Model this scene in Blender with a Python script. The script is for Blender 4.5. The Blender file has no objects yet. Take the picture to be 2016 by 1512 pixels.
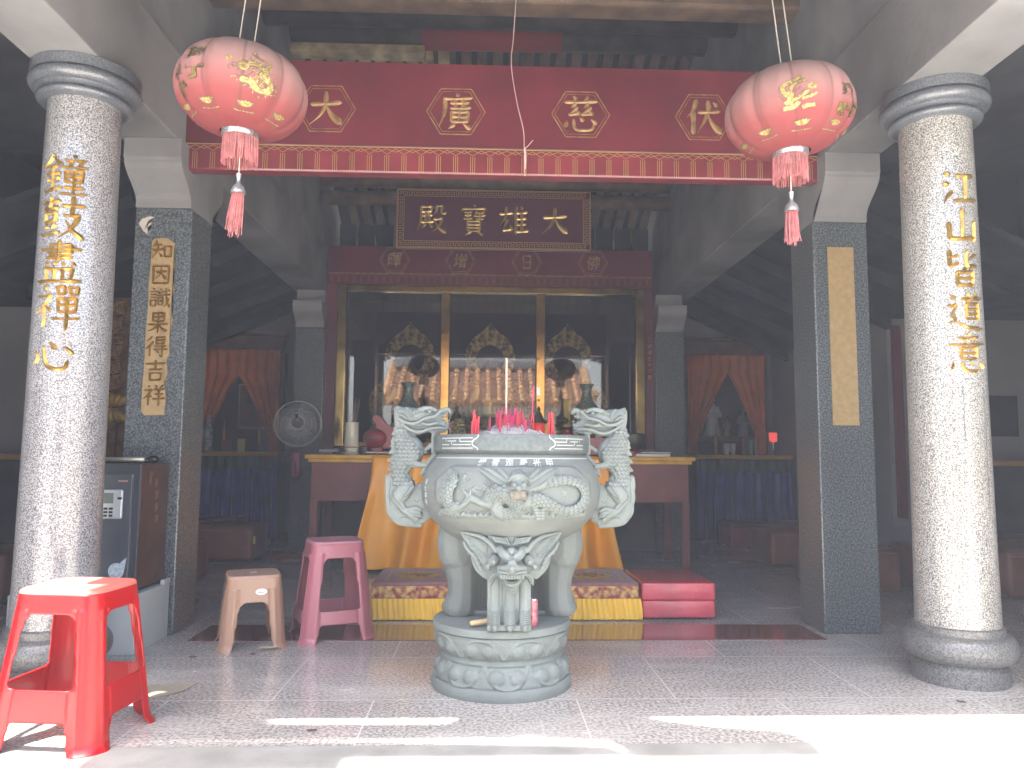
import bpy, bmesh, math, random
import numpy as np
from mathutils import Vector, Matrix, Euler
random.seed(7); NR = np.random.RandomState(7)
SC = bpy.context.scene
COL = SC.collection
R = math.radians
pi = math.pi

# ------------------------------------------------------------------ camera, sky, sun, exposure
cam_d = bpy.data.cameras.new('camera'); cam = bpy.data.objects.new('camera', cam_d); COL.objects.link(cam)
cam_d.sensor_width = 36.0; cam_d.lens = 36.0*1510/2016; cam_d.clip_start = .05; cam_d.clip_end = 400
yw = np.array([-56., -142., -1510.]); yw /= np.linalg.norm(yw)
zw = np.array([114., 16500., -1510.]); zw -= yw*zw.dot(yw); zw /= np.linalg.norm(zw)
xw = np.cross(yw, zw)
RT = np.stack([xw, yw, zw], 1).T
M = Matrix(RT.tolist()).to_4x4(); M.translation = (0, 0, .9)
cam.matrix_world = M
SC.camera = cam

SUN_V = Vector((.13, .30, -1)).normalized()          # direction the sunlight travels
SUN_EL = math.asin(-SUN_V.z); SUN_AZ = math.atan2(-SUN_V.x, -SUN_V.y)
W = bpy.data.worlds.new('World'); SC.world = W; W.use_nodes = True
sky = W.node_tree.nodes.new('ShaderNodeTexSky'); sky.sky_type = 'NISHITA'; sky.sun_disc = False
sky.sun_elevation = SUN_EL; sky.sun_rotation = SUN_AZ; sky.air_density = 1.0; sky.dust_density = 4.0; sky.ozone_density = .4
bg = W.node_tree.nodes['Background']; bg.inputs[1].default_value = .15
W.node_tree.links.new(sky.outputs[0], bg.inputs[0])
sun_d = bpy.data.lights.new('sun', 'SUN'); sun_d.energy = 5.0; sun_d.angle = R(.53); sun_d.color = (1, .93, .82)
sun = bpy.data.objects.new('sun', sun_d); COL.objects.link(sun)
sun.rotation_euler = SUN_V.to_track_quat('-Z', 'Y').to_euler(); sun.location = (0, -2, 9)
vs = SC.view_settings; vs.view_transform = 'Standard'; vs.look = 'None'; vs.gamma = 1; vs.exposure = 2.85
cy = SC.cycles; cy.max_bounces = 10; cy.diffuse_bounces = 6; cy.glossy_bounces = 4; cy.transparent_max_bounces = 12
cy.transmission_bounces = 6; cy.use_denoising = True; cy.caustics_reflective = False; cy.caustics_refractive = False
cy.sample_clamp_indirect = 8

# ------------------------------------------------------------------ materials
MATS = {}
def mat(name, col, rough=.6, metal=0, spec=.5, coat=0, noise=None, bump=None, sheen=0, trans=0, emit=None, sub=0, coatr=.08):
    """noise=(scale, amount, detail[, second colour]); bump=(scale, strength)"""
    if name in MATS: return MATS[name]
    m = bpy.data.materials.new(name); m.use_nodes = True; MATS[name] = m
    nt = m.node_tree; n = nt.nodes; L = nt.links; b = n['Principled BSDF']
    c = tuple(col)+(1,)
    b.inputs['Base Color'].default_value = c; b.inputs['Roughness'].default_value = rough
    b.inputs['Metallic'].default_value = metal; b.inputs['Specular IOR Level'].default_value = spec
    b.inputs['Coat Weight'].default_value = coat; b.inputs['Coat Roughness'].default_value = coatr
    if sheen: b.inputs['Sheen Weight'].default_value = sheen
    if trans: b.inputs['Transmission Weight'].default_value = trans
    if sub: b.inputs['Subsurface Weight'].default_value = sub; b.inputs['Subsurface Radius'].default_value = (.02, .008, .004)
    if emit: b.inputs['Emission Color'].default_value = tuple(emit[0])+(1,); b.inputs['Emission Strength'].default_value = emit[1]
    tc = n.new('ShaderNodeTexCoord')
    if noise:
        t = n.new('ShaderNodeTexNoise'); t.inputs['Scale'].default_value = noise[0]; t.inputs['Detail'].default_value = noise[2]
        L.new(tc.outputs['Object'], t.inputs['Vector'])
        r = n.new('ShaderNodeValToRGB'); e = r.color_ramp.elements
        a = noise[1]
        c2 = noise[3] if len(noise) > 3 else [x*(1-a) for x in col]
        c1 = col if len(noise) > 3 else [min(1, x*(1+a*.6)) for x in col]
        e[0].position = .35; e[1].position = .65
        e[0].color = tuple(c2)+(1,); e[1].color = tuple(c1)+(1,)
        L.new(t.outputs[0], r.inputs[0]); L.new(r.outputs[0], b.inputs['Base Color'])
    if bump:
        t = n.new('ShaderNodeTexNoise'); t.inputs['Scale'].default_value = bump[0]; t.inputs['Detail'].default_value = 4
        L.new(tc.outputs['Object'], t.inputs['Vector'])
        bp = n.new('ShaderNodeBump'); bp.inputs['Strength'].default_value = bump[1]; bp.inputs['Distance'].default_value = .01
        L.new(t.outputs[0], bp.inputs['Height']); L.new(bp.outputs[0], b.inputs['Normal'])
    return m

def granite(name, light, dark, mid, scale=90, rough=.3, coat=.0, stain=None, coatr=.1):
    m = bpy.data.materials.new(name); m.use_nodes = True; MATS[name] = m
    nt = m.node_tree; n = nt.nodes; L = nt.links; b = n['Principled BSDF']
    b.inputs['Roughness'].default_value = rough; b.inputs['Coat Weight'].default_value = coat; b.inputs['Coat Roughness'].default_value = coatr; b.inputs['Coat IOR'].default_value = 1.55
    tc = n.new('ShaderNodeTexCoord')
    t = n.new('ShaderNodeTexNoise'); t.inputs['Scale'].default_value = scale; t.inputs['Detail'].default_value = 3; t.inputs['Roughness'].default_value = .6
    L.new(tc.outputs['Object'], t.inputs['Vector'])
    r = n.new('ShaderNodeValToRGB'); cr = r.color_ramp; cr.interpolation = 'LINEAR'
    cr.elements[0].position = .42; cr.elements[0].color = tuple(dark)+(1,)
    cr.elements[1].position = .58; cr.elements[1].color = tuple(light)+(1,)
    e = cr.elements.new(.5); e.color = tuple(mid)+(1,)
    L.new(t.outputs[0], r.inputs[0])
    t2 = n.new('ShaderNodeTexNoise'); t2.inputs['Scale'].default_value = 1.6; t2.inputs['Detail'].default_value = 5
    L.new(tc.outputs['Object'], t2.inputs['Vector'])
    mx = n.new('ShaderNodeMix'); mx.data_type = 'RGBA'; mx.blend_type = 'MULTIPLY'; mx.inputs[0].default_value = .55
    r2 = n.new('ShaderNodeValToRGB'); r2.color_ramp.elements[0].position = .3; r2.color_ramp.elements[1].position = .7
    r2.color_ramp.elements[0].color = tuple(stain or (.6, .57, .55))+(1,); r2.color_ramp.elements[1].color = (1, 1, 1, 1)
    L.new(t2.outputs[0], r2.inputs[0]); L.new(r.outputs[0], mx.inputs[6]); L.new(r2.outputs[0], mx.inputs[7])
    L.new(mx.outputs[2], b.inputs['Base Color'])
    return m

# ------------------------------------------------------------------ mesh builder
ROOT = {}
def wloc(o):
    v = Vector((0, 0, 0))
    while o is not None: v = v + o.location; o = o.parent
    return v

_ico = {}
def ico(sub):
    if sub not in _ico:
        bm = bmesh.new(); bmesh.ops.create_icosphere(bm, subdivisions=sub, radius=1)
        bm.verts.ensure_lookup_table()
        _ico[sub] = (np.array([v.co[:] for v in bm.verts]), np.array([[v.index for v in f.verts] for f in bm.faces])); bm.free()
    return _ico[sub]

def crom(pts, n):
    """Catmull-Rom resample of points (any dimension), n steps per span"""
    P = np.array(pts, float)
    if len(P) < 3 : 
        return np.array([P[0]+(P[-1]-P[0])*t for t in np.linspace(0, 1, n+1)])
    Q = np.vstack([2*P[0]-P[1], P, 2*P[-1]-P[-2]]); out = []
    for i in range(len(P)-1):
        a, b, c, d = Q[i:i+4]
        for t in np.linspace(0, 1, n, endpoint=False):
            out.append(.5*((2*b)+(c-a)*t+(2*a-5*b+4*c-d)*t*t+(3*b-a-3*c+d)*t**3))
    out.append(P[-1]); return np.array(out)

class MB:
    def __init__(s): s.v = []; s.f = []; s.mi = []; s.cur = 0; s.n = 0
    def add(s, V, F):
        o = s.n
        V = [tuple(x) for x in V]
        s.v += V; s.f += [tuple(int(i)+o for i in f) for f in F]; s.mi += [s.cur]*len(F); s.n += len(V)
        return s
    def bm(s, bm):
        bm.verts.index_update()
        s.add([v.co[:] for v in bm.verts], [[v.index for v in f.verts] for f in bm.faces]); bm.free(); return s
    def box(s, x0, x1, y0, y1, z0, z1, bev=0, seg=2, M4=None):
        bm = bmesh.new(); bmesh.ops.create_cube(bm, size=1)
        bmesh.ops.scale(bm, vec=(x1-x0, y1-y0, z1-z0), verts=bm.verts)
        if bev: bmesh.ops.bevel(bm, geom=bm.edges[:], offset=bev, segments=seg, profile=.5, affect='EDGES')
        bmesh.ops.translate(bm, vec=((x0+x1)/2, (y0+y1)/2, (z0+z1)/2), verts=bm.verts)
        if M4 is not None: bm.transform(M4)
        return s.bm(bm)
    def ball(s, c, r, sub=2, rot=None):
        V, F = ico(sub); r = np.array(r if hasattr(r, '__len__') else (r, r, r), float)
        V = V*r
        if rot is not None: V = V @ np.array(rot.to_matrix() if hasattr(rot, 'to_matrix') else rot).T
        return s.add(V+np.array(c), F)
    def lathe(s, prof, c=(0, 0, 0), seg=40, fr=None, cap=True):
        P = np.array(prof); n = len(P); V = []; F = []
        for i in range(seg):
            a = 2*pi*i/seg
            for j, (r, z) in enumerate(P):
                k = fr(a, z) if fr else 1
                V.append((c[0]+r*k*math.cos(a), c[1]+r*k*math.sin(a), c[2]+z))
        for i in range(seg):
            i2 = (i+1) % seg
            for j in range(n-1): F.append((i*n+j, i2*n+j, i2*n+j+1, i*n+j+1))
        if cap:
            if P[0, 0] > 1e-5: F.append([i*n for i in range(seg)][::-1])
            if P[-1, 0] > 1e-5: F.append([i*n+n-1 for i in range(seg)])
        return s.add(V, F)
    def tube(s, pts, r, seg=8, cap=True, flat=1.0):
        P = np.array(pts, float); n = len(P)
        rr = np.array(r if hasattr(r, '__len__') else [r]*n, float)
        T = np.gradient(P, axis=0); T /= (np.linalg.norm(T, axis=1)[:, None]+1e-12)
        ref = np.array([0, 0, 1.]) if abs(T[0][2]) < .9 else np.array([1., 0, 0])
        V = []; u = ref-T[0]*ref.dot(T[0]); u /= np.linalg.norm(u)
        for i in range(n):
            u = u-T[i]*u.dot(T[i]); u /= (np.linalg.norm(u)+1e-12); w = np.cross(T[i], u)
            for k in range(seg):
                a = 2*pi*k/seg; V.append(P[i]+rr[i]*(math.cos(a)*u+flat*math.sin(a)*w))
        F = [(i*seg+k, i*seg+(k+1) % seg, (i+1)*seg+(k+1) % seg, (i+1)*seg+k) for i in range(n-1) for k in range(seg)]
        if cap: F += [list(range(seg))[::-1], [(n-1)*seg+k for k in range(seg)]]
        return s.add(V, F)
    def prism(s, poly, axis, a, b):
        """extrude a 2D polygon along axis x/y/z from a to b"""
        def p3(p, t):
            return {'x': (t, p[0], p[1]), 'y': (p[0], t, p[1]), 'z': (p[0], p[1], t)}[axis]
        n = len(poly)
        V = [p3(p, a) for p in poly]+[p3(p, b) for p in poly]
        F = [list(range(n)), list(range(n, 2*n))[::-1]]+[(i, i+n, (i+1) % n+n, (i+1) % n) for i in range(n)]
        bm = bmesh.new(); vs_ = [bm.verts.new(v) for v in V]
        for f in F: bm.faces.new([vs_[i] for i in f])
        bmesh.ops.triangulate(bm, faces=[f for f in bm.faces if len(f.verts) > 4])
        bmesh.ops.recalc_face_normals(bm, faces=bm.faces)
        return s.bm(bm)
    def grid(s, fn, nu, nv, closed_u=False):
        V = [fn(i/nu if closed_u else i/(nu-1), j/(nv-1)) for i in range(nu) for j in range(nv)]
        F = []
        for i in range(nu if closed_u else nu-1):
            i2 = (i+1) % nu
            for j in range(nv-1): F.append((i*nv+j, i2*nv+j, i2*nv+j+1, i*nv+j+1))
        return s.add(V, F)
    def build(s, name, m, parent=None, smooth=False, world=True, thick=0, ang=None):
        me = bpy.data.meshes.new(name)
        V = np.array(s.v, float).reshape(-1, 3)
        if parent is not None and world: V = V-np.array(wloc(parent))
        me.from_pydata(V.tolist(), [], s.f)
        ms = m if isinstance(m, (list, tuple)) else [m]
        for x in ms: me.materials.append(x)
        if len(ms) > 1: me.polygons.foreach_set('material_index', s.mi)
        bm = bmesh.new(); bm.from_mesh(me); bmesh.ops.recalc_face_normals(bm, faces=bm.faces); bm.to_mesh(me); bm.free()
        if smooth:
            me.polygons.foreach_set('use_smooth', [True]*len(me.polygons))
            if ang:
                try: me.set_sharp_from_angle(angle=R(ang))
                except Exception: pass
        me.update()
        o = bpy.data.objects.new(name, me); COL.objects.link(o)
        if parent is not None: o.parent = parent
        if thick:
            md = o.modifiers.new('solid', 'SOLIDIFY'); md.thickness = thick; md.offset = 0
        return o

def tag(o, label, cat, group=None, kind=None):
    o['label'] = label; o['category'] = cat
    if group: o['group'] = group
    if kind: o['kind'] = kind
    return o
def thing(name, label, cat, loc=(0, 0, 0), rz=0, group=None):
    o = bpy.data.objects.new(name, None); COL.objects.link(o); o.empty_display_size = .1
    o.location = loc; o.rotation_euler = (0, 0, rz)
    return tag(o, label, cat, group)
def struct(mb, name, m, **k):
    o = mb.build(name, m, **k); o['kind'] = 'structure'; return o
def kids(o): return [c for c in bpy.data.objects if c.parent == o]
def dup(root, loc, rz=None, label=None, group=None):
    def cp(o, par):
        c = o.copy(); COL.objects.link(c)
        if par is not None: c.parent = par
        for k in kids(o): cp(k, c)
        return c
    r = cp(root, None); r.location = loc
    if rz is not None: r.rotation_euler = (0, 0, rz)
    if label: r['label'] = label
    if group: r['group'] = group
    return r

def sculpt(mb, voxel, smooth_it=2, factor=.5):
    """fuse overlapping closed shapes into one continuous surface; returns (verts, faces)"""
    me = bpy.data.meshes.new('tmp'); me.from_pydata(mb.v, [], mb.f)
    bm = bmesh.new(); bm.from_mesh(me); bmesh.ops.recalc_face_normals(bm, faces=bm.faces); bm.to_mesh(me); bm.free()
    o = bpy.data.objects.new('tmp', me); COL.objects.link(o)
    r = o.modifiers.new('r', 'REMESH'); r.mode = 'VOXEL'; r.voxel_size = voxel
    if smooth_it:
        q = o.modifiers.new('s', 'SMOOTH'); q.iterations = smooth_it; q.factor = factor
    dg = bpy.context.evaluated_depsgraph_get(); dg.update()
    e = o.evaluated_get(dg).to_mesh()
    V = np.empty(len(e.vertices)*3); e.vertices.foreach_get('co', V); V = V.reshape(-1, 3)
    F = [tuple(p.vertices) for p in e.polygons]
    o.evaluated_get(dg).to_mesh_clear()
    bpy.data.objects.remove(o); bpy.data.meshes.remove(me)
    out = MB(); out.add(V, F); return out

from mathutils.bvhtree import BVHTree
def groove_setup(mb): return BVHTree.FromPolygons([Vector(v) for v in mb.v], mb.f)
def groove(mb, bvh, pts, w, y0=0, lift=.0007, fine=4):
    """a dark flat line laid for the shade of a carved groove: (X, Z) points dropped onto the surface along +Y"""
    P = crom(pts, fine) if len(pts) > 2 else crom([pts[0], (np.array(pts[0])+np.array(pts[1]))/2, pts[1]], fine)
    T = np.gradient(P, axis=0); T /= np.linalg.norm(T, axis=1)[:, None]+1e-9; N = np.stack([-T[:, 1], T[:, 0]], 1)
    n = len(P); ww = w*np.sin(np.pi*np.linspace(.12, .88, n))**.5
    A = P+N*ww[:, None]/2; B = P-N*ww[:, None]/2; V = []
    for q in list(A)+list(B):
        h = bvh.ray_cast(Vector((q[0], y0, q[1])), Vector((0, 1, 0)))
        V.append(None if h[0] is None else (h[0].x, h[0].y-lift, h[0].z))
    for i in range(n-1):
        F = (V[i], V[i+1], V[n+i+1], V[n+i])
        if any(f is None for f in F): continue
        ys = [f[1] for f in F]
        if max(ys)-min(ys) > .02: continue
        mb.add(F, [(0, 1, 2, 3)])

# ------------------------------------------------------------------ lettering (built-in font, brushed up)
_gl = {}
def glyph(ch, ext=.04, brush=True, bold=.012):
    k = (ch, ext, brush, bold)
    if k in _gl: return _gl[k]
    c = bpy.data.curves.new('t', 'FONT'); c.body = ch; c.extrude = ext; c.offset = bold; c.resolution_u = 3
    o = bpy.data.objects.new('t', c); COL.objects.link(o); me = o.to_mesh()
    V = np.array([v.co[:] for v in me.vertices]); F = [tuple(p.vertices) for p in me.polygons]
    o.to_mesh_clear(); bpy.data.objects.remove(o); bpy.data.curves.remove(c)
    mn = V.min(0); mx_ = V.max(0); s = max(mx_[0]-mn[0], mx_[1]-mn[1])
    V[:, :2] = (V[:, :2]-(mn[:2]+mx_[:2])/2)/s
    if brush:
        x, y = V[:, 0].copy(), V[:, 1].copy(); h = (sum(map(ord, ch)) % 7)
        V[:, 1] = y+.16*x-.05*np.sin(5*x+h)
        V[:, 0] = x*.93+.05*np.sin(4.3*y+h)+.10*y*x
    V[:, 2] /= max(ext, 1e-6)       # -1..1
    _gl[k] = (V, F); return _gl[k]
def text_flat(mb, s, fn, size, step, ext=.04, brush=True, bold=.012):
    """lay characters s one per position; fn(u, v, h) -> xyz ; positions (u0,v0) list or step vector"""
    for i, ch in enumerate(s):
        if ch == ' ': continue
        V, F = glyph(ch, ext, brush, bold)
        u0, v0 = step[i]
        mb.add([fn(u0+a*size, v0+b*size, h) for a, b, h in V], F)
def strip2(mb, pts, w, fn, h=1.0, closed=False):
    """a ribbon of width w along 2D points laid by fn(u,v,h); a thin raised band"""
    P = np.array(pts, float); n = len(P)
    if closed: T = np.roll(P, -1, 0)-np.roll(P, 1, 0)
    else: T = np.gradient(P, axis=0)
    T /= (np.linalg.norm(T, axis=1)[:, None]+1e-9); N = np.stack([-T[:, 1], T[:, 0]], 1)
    ww = np.array(w if hasattr(w, '__len__') else [w]*n)[:, None]
    A = P+N*ww/2; B = P-N*ww/2
    V = [fn(a[0], a[1], h) for a in A]+[fn(b[0], b[1], h) for b in B]
    F = [(i, (i+1) % n, n+(i+1) % n, n+i) for i in range(n if closed else n-1)]
    mb.add(V, F)
# brush written characters: type x y x y ... per stroke (h across, s down, p sweep left, n sweep right, d dot, g hook)
BR = {
'大': 'h 12 62 88 68;p 50 96 48 60 34 32 8 6;n 50 60 66 32 94 8',
'心': 'd 10 52 16 34 8 24;g 30 60 36 26 52 12 76 14 82 34;d 44 72 52 62 56 56;d 74 64 84 54 92 46',
'江': 'd 10 92 22 82;d 6 64 18 56;p 28 40 16 26 8 8;h 40 82 86 84;s 64 82 62 20;h 32 16 94 20',
'山': 's 50 92 49 16;s 16 56 18 14;h 18 14 84 18;s 84 60 82 8',
'皆': 'h 10 78 34 82;s 14 94 14 54;h 14 54 34 62;p 84 86 62 72;g 58 94 56 58 70 54 88 58;p 52 48 40 38;s 30 38 30 4;h 30 38 72 40;s 72 40 70 2;h 32 22 70 23;h 30 5 70 6',
'道': 'd 50 98 56 88;p 78 98 68 86;h 38 82 94 86;p 64 84 56 72;s 48 70 48 32;h 48 70 82 72;s 82 72 82 30;h 50 57 80 58;h 50 45 80 46;h 48 33 82 34;d 12 92 22 82;h 6 66 24 68;p 24 68 14 44;s 14 44 22 28;n 4 22 24 24 50 10 98 6',
'意': 'd 48 100 54 92;h 26 88 78 90;d 36 86 42 74;p 66 88 58 74;h 6 70 96 74;s 30 62 30 34;h 30 62 72 64;s 72 64 70 34;h 32 49 70 50;h 30 36 70 36;d 12 26 8 8;g 32 26 38 6 66 4 76 14;d 50 30 56 20;d 78 26 92 12',
'鐘': 'p 24 98 16 82 2 70;n 24 94 34 84 46 74;h 14 70 36 72;h 8 54 42 56;s 25 70 25 18;d 10 44 14 34;p 40 46 34 34;h 4 12 46 20;d 68 100 72 92;h 52 86 94 88;d 60 84 64 74;p 86 86 80 74;h 46 70 98 72;s 54 60 54 34;h 54 60 90 62;s 90 62 88 34;h 56 48 88 48;h 54 35 90 36;s 72 60 72 8;h 52 21 92 22;h 44 6 100 8',
'鼓': 'h 4 86 46 90;s 24 100 24 72;h 8 72 42 74;s 12 60 14 40;h 12 60 38 62;s 38 62 36 40;h 13 41 37 42;d 14 32 18 22;p 36 34 30 20;h 4 10 48 16;h 52 78 98 82;s 74 100 72 58;h 56 56 88 58;p 88 58 72 26 46 2;n 60 44 74 22 100 0',
'盡': 'h 28 90 76 92;h 6 80 96 83;h 28 70 76 72;s 76 92 76 70;h 22 60 78 62;s 50 100 50 50;d 20 48 26 40;d 40 50 42 42;d 58 50 60 42;d 76 50 84 42;s 22 34 24 8;h 22 34 80 36;s 80 36 76 8;s 42 34 42 8;s 60 34 60 8;h 2 5 98 8',
'禪': 'd 22 98 28 88;h 6 74 40 78;p 40 78 24 52 4 34;s 24 56 24 2;d 28 50 38 40;s 52 98 54 80;h 52 98 68 98;s 68 98 68 80;h 53 81 68 82;s 78 98 79 80;h 78 98 94 98;s 94 98 92 80;h 79 81 93 82;s 54 70 56 38;h 54 70 92 72;s 92 72 90 38;h 56 55 90 56;h 56 39 90 40;h 44 22 100 26;s 73 72 73 -4',
'知': 'p 24 98 18 82 8 70;h 14 78 48 82;h 4 54 52 58;p 30 80 28 54 6 12;d 34 40 48 20;s 60 72 62 20;h 60 72 94 74;s 94 74 92 18;h 62 24 92 25',
'因': 's 14 92 16 6;h 14 92 88 94;s 88 94 86 4;h 28 64 74 67;p 51 84 48 56 28 28;n 52 58 62 44 76 28;h 16 8 86 9',
'識': 'd 18 100 24 92;h 2 82 38 85;h 8 68 34 70;h 8 54 34 56;s 8 40 10 12;h 8 40 34 42;s 34 42 32 12;h 9 14 33 15;d 52 98 56 90;h 40 82 70 84;h 36 64 74 66;d 46 80 50 70;p 66 82 60 70;s 44 54 44 18;h 44 54 66 56;s 66 56 66 18;h 45 38 66 38;h 45 19 66 20;h 72 66 100 70;g 80 98 84 50 96 8 100 22;p 96 50 86 24 72 8;d 88 94 96 84',
'果': 's 24 96 26 56;h 24 96 78 98;s 78 98 76 56;h 26 77 76 78;h 25 57 77 58;h 6 40 96 44;s 50 98 50 0;p 48 40 32 20 8 8;n 54 40 70 20 96 8',
'得': 'p 26 98 18 86 4 76;p 32 74 20 54 2 38;s 18 56 18 2;s 48 96 48 64;h 48 96 86 98;s 86 98 84 64;h 50 81 84 82;h 48 65 85 66;h 40 52 94 54;h 36 36 100 39;g 76 52 76 4 62 10;d 50 28 58 18',
'吉': 'h 6 84 94 88;s 50 100 50 58;h 22 56 80 59;s 24 40 26 4;h 24 40 78 42;s 78 42 75 3;h 26 7 76 8',
'祥': 'd 22 98 28 88;h 6 74 40 78;p 40 78 24 52 4 34;s 24 56 24 2;d 28 50 38 40;d 54 98 62 86;p 90 100 80 86;h 50 78 96 81;h 54 56 92 59;h 44 33 100 37;s 73 80 73 -2',
'廣': 'd 50 100 56 92;h 18 86 92 89;p 20 86 20 50 4 6;h 36 74 84 76;s 48 84 49 62;s 70 84 68 62;h 36 60 88 62;s 38 50 38 22;h 38 50 82 51;s 82 51 80 22;h 40 37 80 37;h 38 23 81 24;s 60 60 60 23;p 46 16 30 2;n 70 16 78 10 90 2',
'慈': 'd 30 100 38 90;p 70 100 60 90;h 8 84 94 88;p 36 82 24 68;p 42 70 18 50;h 18 50 44 54;d 38 60 46 48;p 70 82 58 68;p 78 70 52 50;h 52 50 80 54;d 72 60 82 48;d 12 32 8 14;g 30 36 36 10 62 6 80 10 86 24;d 48 40 56 30;d 78 36 92 22',
'伏': 'p 30 98 20 68 2 48;s 20 66 20 2;h 36 64 92 68;p 62 96 60 60 32 6;n 62 58 74 30 98 4;d 76 92 86 80',
'殿': 'h 16 92 50 94;s 50 94 48 76;h 16 76 48 78;p 14 92 14 50 2 8;h 20 62 52 64;s 30 72 30 40;s 42 72 42 40;h 14 40 56 42;p 28 34 18 18;d 42 34 52 20;p 66 96 64 76 54 64;h 66 96 86 97;g 86 97 84 74 94 70 98 76;h 58 50 86 53;p 86 53 72 22 48 4;n 62 44 76 20 100 2',
'寶': 'd 50 102 54 94;s 12 90 10 78;h 12 88 90 90;p 90 90 82 78;h 20 76 44 77;h 22 66 42 67;h 18 54 46 56;s 32 76 32 55;p 62 80 54 70;h 58 74 86 76;h 52 64 90 66;s 72 76 72 54;h 60 54 84 54;s 30 46 30 12;h 30 46 72 47;s 72 47 71 12;h 31 35 71 35;h 31 24 71 24;h 30 13 72 13;p 42 10 22 -4;d 60 10 82 -4',
'雄': 'h 4 72 46 76;p 26 96 22 62 2 30;p 30 54 16 18;h 14 16 42 20;d 36 34 46 14;p 62 98 56 80 46 64;s 58 76 58 2;d 74 98 80 88;h 58 76 96 79;h 60 56 92 58;h 60 36 92 38;h 58 12 100 15;s 78 78 78 13',
'日': 's 26 92 27 6;h 26 92 76 94;s 76 94 74 4;h 28 50 74 51;h 27 8 74 9',
}
WP = {'h': ([0, .12, .5, .85, 1], [.7, .95, .62, 1.05, .75]), 's': ([0, .1, .5, .9, 1], [.8, 1.1, .85, .95, .35]), 'p': ([0, .12, .5, 1], [.7, 1.15, .8, .12]),
      'n': ([0, .3, .8, .92, 1], [.3, .7, 1.35, 1.0, .12]), 'd': ([0, .5, .85, 1], [.3, 1.0, 1.15, .4]), 'g': ([0, .1, .7, .9, 1], [.7, 1.0, .9, .9, .12])}
def brush_char(mb, ch, size, u0, v0, fn, fat=1.0):
    S = BR[ch].split(';'); w0 = (13.5-.24*len(S))*fat
    for k, st in enumerate(S):
        q = st.split(); ty = q[0]; P = np.array(q[1:], float).reshape(-1, 2)
        if ty == 'h' : P = crom([P[0], P[0]*.5+P[-1]*.5+(0, -1.5), P[-1]], 5)
        elif ty == 's': P = crom([P[0], P[0]*.5+P[-1]*.5+(.8, 0), P[-1]], 5)
        else: P = crom(P, 5) if len(P) > 2 else crom([P[0], P[0]*.5+P[-1]*.5+(1.5, 1), P[-1]], 5)
        d = np.r_[0, np.cumsum(np.linalg.norm(np.diff(P, axis=0), axis=1))]; t = d/d[-1]
        w = np.interp(t, *WP[ty])*w0*(1+.12*math.sin(k*2.3+len(S)))
        T = np.gradient(P, axis=0); T /= np.linalg.norm(T, axis=1)[:, None]+1e-9; N = np.stack([-T[:, 1], T[:, 0]], 1)
        n = len(P); f = lambda p, h: fn(u0+(p[0]-50)/100*size, v0+(p[1]-50)/100*size, h)
        V = [f(p, -1) for p in P+N*w[:, None]/2]+[f(p, 1) for p in P]+[f(p, -1) for p in P-N*w[:, None]/2]
        a = P[0]-T[0]*w[0]*.4; b = P[-1]+T[-1]*w[-1]*.4; V += [f(a, -1), f(b, -1)]
        F = [(i, i+1, n+i+1, n+i) for i in range(n-1)]+[(n+i, n+i+1, 2*n+i+1, 2*n+i) for i in range(n-1)]
        F += [(3*n, 0, n), (3*n, n, 2*n), (3*n+1, n+n-1, n-1), (3*n+1, 3*n-1, 2*n-1)]
        mb.add(V, F)
_tf = text_flat
def text_flat(mb, s, fn, size, step, ext=.04, brush=True, bold=.012):
    for i, ch in enumerate(s):
        if brush and ch in BR: brush_char(mb, ch, size, step[i][0], step[i][1], fn, 1+bold*5)
        else: _tf(mb, ch, fn, size, [step[i]], ext, brush, bold)
# ------------------------------------------------------------------ material palette
m_conc = mat('grey_plaster', (.20, .20, .21), .75, noise=(2.2, .25, 6), bump=(60, .15))
m_conc2 = mat('weathered_plaster', (.19, .19, .197), .8, noise=(1.6, .3, 6), bump=(40, .15))
m_wall = mat('whitewashed_wall', (.26, .26, .258), .85, noise=(1.1, .2, 6))
m_gran = granite('white_speckled_granite', (.35, .35, .36), (.07, .07, .078), (.215, .215, .222), scale=190, rough=.3, coat=.6, coatr=.12, stain=(.80, .78, .77))
m_granw = granite('pale_speckled_granite', (.41, .405, .385), (.08, .08, .08), (.25, .247, .235), scale=190, rough=.35, coat=.5, coatr=.12, stain=(.86, .82, .76))
m_cap = granite('blue_grey_stone', (.13, .147, .17), (.07, .078, .093), (.096, .108, .127), scale=160, rough=.3, coat=.35)
m_capd = granite('dusty_grey_stone', (.165, .17, .163), (.075, .075, .079), (.12, .124, .124), scale=140, rough=.4, coat=.2)
m_dgr = granite('dark_pillar_granite', (.15, .172, .182), (.036, .044, .05), (.083, .099, .108), scale=120, rough=.35, coat=.3)
m_gold = mat('gold_paint', (.46, .29, .07), .32, metal=.75, noise=(30, .3, 3))
m_goldp = mat('antique_gold_paint', (.30, .165, .035), .35, metal=.6)
m_goldd = mat('dull_gold_paint', (.28, .17, .07), .5, metal=.35, noise=(20, .4, 3))
m_goldl = mat('gold_line', (.50, .34, .13), .35, metal=.6)
m_red = mat('red_lacquer', (.108, .013, .021), .32, coat=.25, noise=(3, .25, 4))
m_redl = mat('red_lacquer_trim', (.155, .022, .03), .3, coat=.3, noise=(5, .25, 4))
m_plaq = mat('plum_lacquer', (.085, .018, .032), .35, coat=.2)
m_timber = mat('dark_timber', (.045, .036, .03), .7, noise=(6, .4, 6))
m_timb2 = mat('brown_timber', (.11, .07, .045), .65, noise=(7, .4, 6))
m_tile_under = mat('soot_dark_boards', (.03, .032, .036), .85, noise=(4, .4, 4))
m_black = mat('black_plastic', (.012, .012, .014), .4)
m_steel = mat('steel', (.62, .62, .62), .25, metal=1)
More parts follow.
